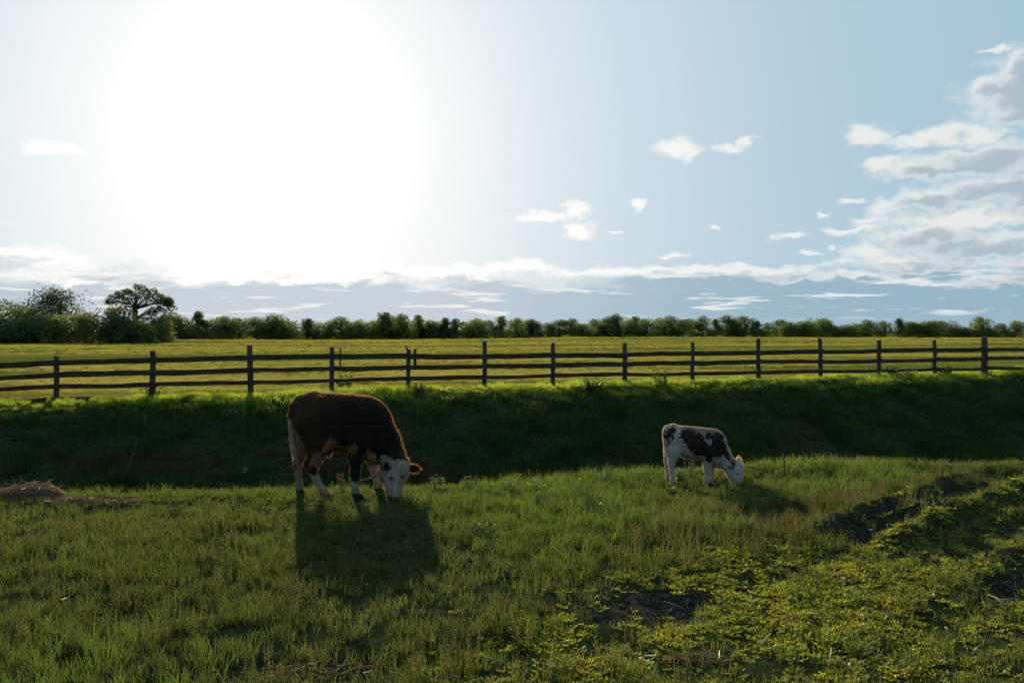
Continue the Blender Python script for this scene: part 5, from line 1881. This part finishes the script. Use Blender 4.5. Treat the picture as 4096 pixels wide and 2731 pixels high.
def dry_thistle(px, py, h, seed, label):
    p = ground_at(px, py)
    rng = np.random.default_rng(seed)
    root = empty('dry_thistle', p)
    tag(root, label, 'weed', 'dried thistles gone to seed')
    mb = MB(); V = []; Fc = []
    for i in range(9):
        a = rng.uniform(0, 2 * math.pi); q = rng.uniform(0.2, 1)
        tip = np.array([0.09 * q * math.cos(a), 0.09 * q * math.sin(a), h * rng.uniform(0.6, 1.05)])
        mb.tube([(0.01 * math.cos(a), 0.01 * math.sin(a), -0.02), tuple(tip * 0.55), tuple(tip)], [0.003, 0.0022, 0.0015], 4, False)
        for j in range(26):
            d = _unit(rng.normal(size=3) + np.array([0, 0, 0.4]))
            sd = _unit(np.cross(d, rng.normal(size=3)))
            k = len(V)
            V += leaf_quad(tip + d * 0.004 + np.array([0, 0, -0.05 * rng.uniform() ** 2]), d, sd, 0.016 * rng.uniform(0.7, 1.4), 0.005)
            Fc.append((k, k + 1, k + 2, k + 3))
    link('stems', mb.mesh('stems', TWIG), root)
    me = bpy.data.meshes.new('seed_heads'); me.from_pydata([tuple(v) for v in V], [], Fc); me.update(); me.materials.append(STRAW)
    link('seed_heads', me, root)['kind'] = 'stuff'


def build_weeds():
    leafy_weed(2375, 2060, 0.34, 0.27, 1, 'tall dark feathery weed midway between cow and calf')
    leafy_weed(2480, 2075, 0.28, 0.14, 2, 'low dark feathery weed just right of the tall feathery weed')
    leafy_weed(1935, 2155, 0.24, 0.15, 3, 'small dark feathery weed right of the cow\'s shadow')
    leafy_weed(2165, 2030, 0.26, 0.17, 4, 'dark feathery weed left of the tall feathery weed')
    leafy_weed(2680, 1985, 0.22, 0.12, 5, 'low dark weed below the calf\'s hind feet')
    leafy_weed(1752, 1965, 0.20, 0.22, 6, 'grey green feathery weed right of the cow\'s muzzle', BROAD, 0.016)
    leafy_weed(1880, 1955, 0.26, 0.18, 7, 'sunlit feathery weed at the ditch edge, second right of the cow', BROAD, 0.016)
    leafy_weed(2060, 1970, 0.34, 0.20, 8, 'sunlit feathery clump at the ditch edge before the broad-leaved weed', BROAD, 0.018)
    leafy_weed(2145, 1965, 0.22, 0.16, 9, 'broad-leaved bright weed at the ditch edge between cow and calf', BROAD, 0.055, 8, 7)
    leafy_weed(2330, 1955, 0.22, 0.16, 10, 'small leafy weed at the ditch edge left of the dry thistle', BROAD, 0.02)
    leafy_weed(2720, 1930, 0.26, 0.24, 11, 'yellow green leafy weed standing behind the calf\'s legs', BROAD, 0.026)
    leafy_weed(1205, 1960, 0.14, 0.16, 12, 'small leafy weed behind the cow\'s hind hoof', BROAD, 0.026, 7, 16)
    leafy_weed(1380, 1550, 0.95, 0.55, 13, 'dark bushy weed at the foot of the fourth fence post from left', WEED, 0.07)
    leafy_weed(2650, 1545, 1.0, 0.75, 14, 'tall bushy weed between the eighth and ninth fence posts', BROAD, 0.07)
    leafy_weed(2370, 1560, 0.9, 0.5, 15, 'dark bushy weed in the verge right of the seventh fence post', WEED, 0.07)
    leafy_weed(1690, 1580, 0.7, 0.42, 16, 'dark weed at the foot of the fifth fence post from left', WEED, 0.07)
    leafy_weed(3780, 1500, 0.9, 0.5, 17, 'green bushy weed between the two rightmost thin fence posts', BROAD, 0.07)
    leafy_weed(3570, 1505, 0.6, 0.45, 18, 'dark weed beside the twelfth fence post from left', WEED, 0.06)
    leafy_weed(610, 1590, 0.6, 0.45, 19, 'dark weed at the foot of the second fence post from left', WEED, 0.06)
    dry_thistle(1372, 1968, 0.20, 30, 'pale dried thistle among the cow\'s legs')
    dry_thistle(2435, 1930, 0.22, 31, 'pale dried thistle at the ditch edge left of the calf')
    dry_thistle(2765, 1915, 0.22, 32, 'pale dried thistle seen under the calf\'s belly')


build_weeds()
